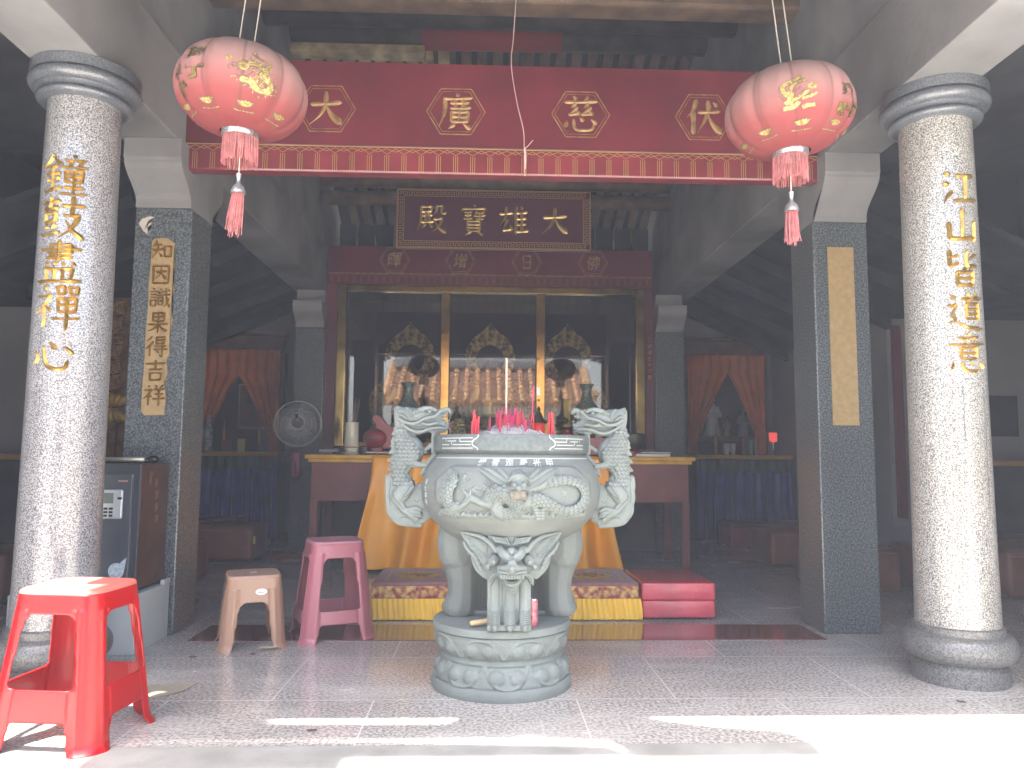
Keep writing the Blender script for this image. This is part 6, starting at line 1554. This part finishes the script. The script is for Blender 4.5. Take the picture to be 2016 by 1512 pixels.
    o = gb.build('gold_print', m_foil, t, world=False); o.matrix_local = TM; o['kind'] = 'stuff'
    MB().lathe([(0, .165), (.055, .165), (.058, .173), (.05, .179), (0, .179)], (0, 0, 0), 32).build('top_ring', m_steel, t, world=False, smooth=True, ang=40)
    # collar, fringe, bell and tassel hang straight down
    z0 = -RZ_-.010
    MB().lathe([(.058, -.008), (.068, -.006), (.071, .006), (.070, .022), (.060, .026)], (0, 0, z0), 40).build('silver_collar', mat('silver_braid', (.45, .45, .46), .35, metal=.8, noise=(120, .4, 2)), t, world=False, smooth=True, ang=40)
    m_fr = mat('salmon_fringe', (.42, .14, .14), .75, noise=(30, .3, 2))
    b = MB(); rs = np.random.RandomState(int(cx*50) % 89)
    for k in range(96):
        a = 2*pi*k/96+rs.normal()*.02; l = .100+rs.rand()*.014; r_ = .0625+rs.rand()*.004
        if abs(((a-4.95) % (2*pi))) < .07: continue
        b.tube(crom([(r_*math.cos(a), r_*math.sin(a), z0), (r_*1.02*math.cos(a+.02*rs.normal()), r_*1.02*math.sin(a), z0-l*.5), (r_*1.03*math.cos(a+.04*rs.normal()), r_*1.03*math.sin(a), z0-l)], 2), .0017, 4)
    fr = b.build('fringe', m_fr, t, world=False); fr['kind'] = 'stuff'
    MB().tube([(0, 0, z0), (0, 0, z0-.155)], .0022, 6).build('cord', mat('beige_cord', (.5, .42, .35), .8), t, world=False)
    zb = z0-.148
    MB().lathe([(0, 0), (.0105, -.001), (.009, -.014), (.007, -.026), (.009, -.04), (.021, -.052), (.027, -.07), (.028, -.08), (.0, -.076)], (0, 0, zb), 24).build('bell', mat('dull_aluminium', (.52, .53, .54), .35, metal=.8), t, world=False, smooth=True, ang=50)
    b = MB(); sw = -.006 if side == 'left' else .0
    for k in range(64):
        a = rs.rand()*2*pi; r_ = .021*math.sqrt(rs.rand()); l = (.12+.06*rs.rand()) if side == 'left' else (.115+.03*rs.rand())
        b.tube(crom([(r_*math.cos(a), r_*math.sin(a), zb-.072), (r_*1.25*math.cos(a)+sw, r_*1.25*math.sin(a), zb-.072-l*.5), (r_*1.35*math.cos(a)+sw*2+rs.normal()*.003, r_*1.3*math.sin(a), zb-.072-l)], 2), .0016, 4)
    ta = b.build('tassel', m_fr, t, world=False); ta['kind'] = 'stuff'
    return t
lantern(-.962, 2.93, 2.315, R(4), 'faded red silk lantern printed with a gold dragon, by the left column', 'left', .0)
lantern(1.215, 2.93, 2.285, R(-5), 'faded red silk lantern printed with a gold phoenix, by the right column', 'right', .12)
m_str = mat('pale_string', (.42, .40, .37), .8)
for x, z0, side in ((-.985, 2.495, 'left'), (-.925, 2.495, 'left'), (1.19, 2.465, 'right'), (1.235, 2.465, 'right')):
    o = MB().tube([(x, 2.93, z0), (x+.03*(1 if x < 0 else -1), 3.0, 3.06)], .0028, 6).build('lantern_cord', m_str); tag(o, f'pale cord from which the {side} silk lantern hangs', 'cord', f'the pair of cords holding the {side} lantern')
b = MB(); b.tube(crom([(.150, 3.86, 3.35), (.135, 3.86, 3.1), (.125, 3.86, 2.95), (.155, 3.86, 2.75), (.19, 3.86, 2.6), (.195, 3.86, 2.5), (.197, 3.86, 2.42), (.2, 3.86, 2.35)], 6), .0022, 5)
b.tube(crom([(.2, 3.86, 2.50), (.215, 3.855, 2.51), (.24, 3.85, 2.54)], 4), .002, 5); b.tube(crom([(.198, 3.86, 2.50), (.203, 3.86, 2.45), (.2, 3.86, 2.39)], 4), .0055, 6)
o = b.build('hanging_wire', mat('pinkish_wire', (.5, .36, .36), .7)); tag(o, 'thin crooked wire with pink thread dangling in front of the red beam', 'wire')

# ------------------------------------------------------------------ litter on the floor
o = MB().prism([(-1.31, 3.0), (-1.20, 2.97), (-1.13, 3.06), (-1.115, 3.17), (-1.2, 3.16), (-1.29, 3.13)], 'z', .0025, .004).build('paper_scrap', mat('tan_paper', (.26, .23, .18), .9)); tag(o, 'torn scrap of tan paper lying beside the red stool', 'paper')
def leaf(x, y, rz, l, label, col=(.05, .045, .04)):
    b = MB(); w = l*.4; b.grid(lambda u, v: ((u-.5)*l, (v-.5)*w*math.sin(pi*(.06+.9*u)), .0035+.25*l*abs(v-.5)+.15*l*(u-.5)**2), 8, 5)
    o = b.build('dry_leaf', mat('dry_leaf_%d' % int(col[0]*1000), col, .8)); o.location = (x, y, 0); o.rotation_euler = (0, 0, rz); tag(o, label, 'leaf', 'dry leaves on the floor'); return o
leaf(-1.28, 3.55, .4, .03, 'dark dry leaf lying between the white plinth and the tan stool'); leaf(-.55, 2.62, .1, .032, 'dark dry leaf on the floor in front of the step, left of the pedestal')
leaf(-1.03, 3.60, .9, .025, 'dark leaf crumb under the tan stool'); leaf(1.78, 2.88, -.5, .03, 'dark dry leaf at the foot of the pale column'); leaf(-.98, 3.68, .2, .09, 'pale dry leaf by the right foot of the tan stool', (.30, .28, .2))
# ------------------------------------------------------------------ thin haze standing in for lens veil
hz = bpy.data.materials.new('veil_haze'); hz.use_nodes = True; nt = hz.node_tree; nt.nodes.remove(nt.nodes['Principled BSDF'])
pv = nt.nodes.new('ShaderNodeVolumePrincipled'); pv.inputs['Color'].default_value = (.76, .82, .97, 1); pv.inputs['Density'].default_value = .0082; pv.inputs['Anisotropy'].default_value = 0
nt.links.new(pv.outputs[0], nt.nodes['Material Output'].inputs['Volume'])
o = MB().box(-62, 62, -62, 62, -1.7, 6.2).build('haze', hz); o['kind'] = 'stuff'; o['label'] = 'thin bluish haze added for the lens veil'; o['category'] = 'haze'
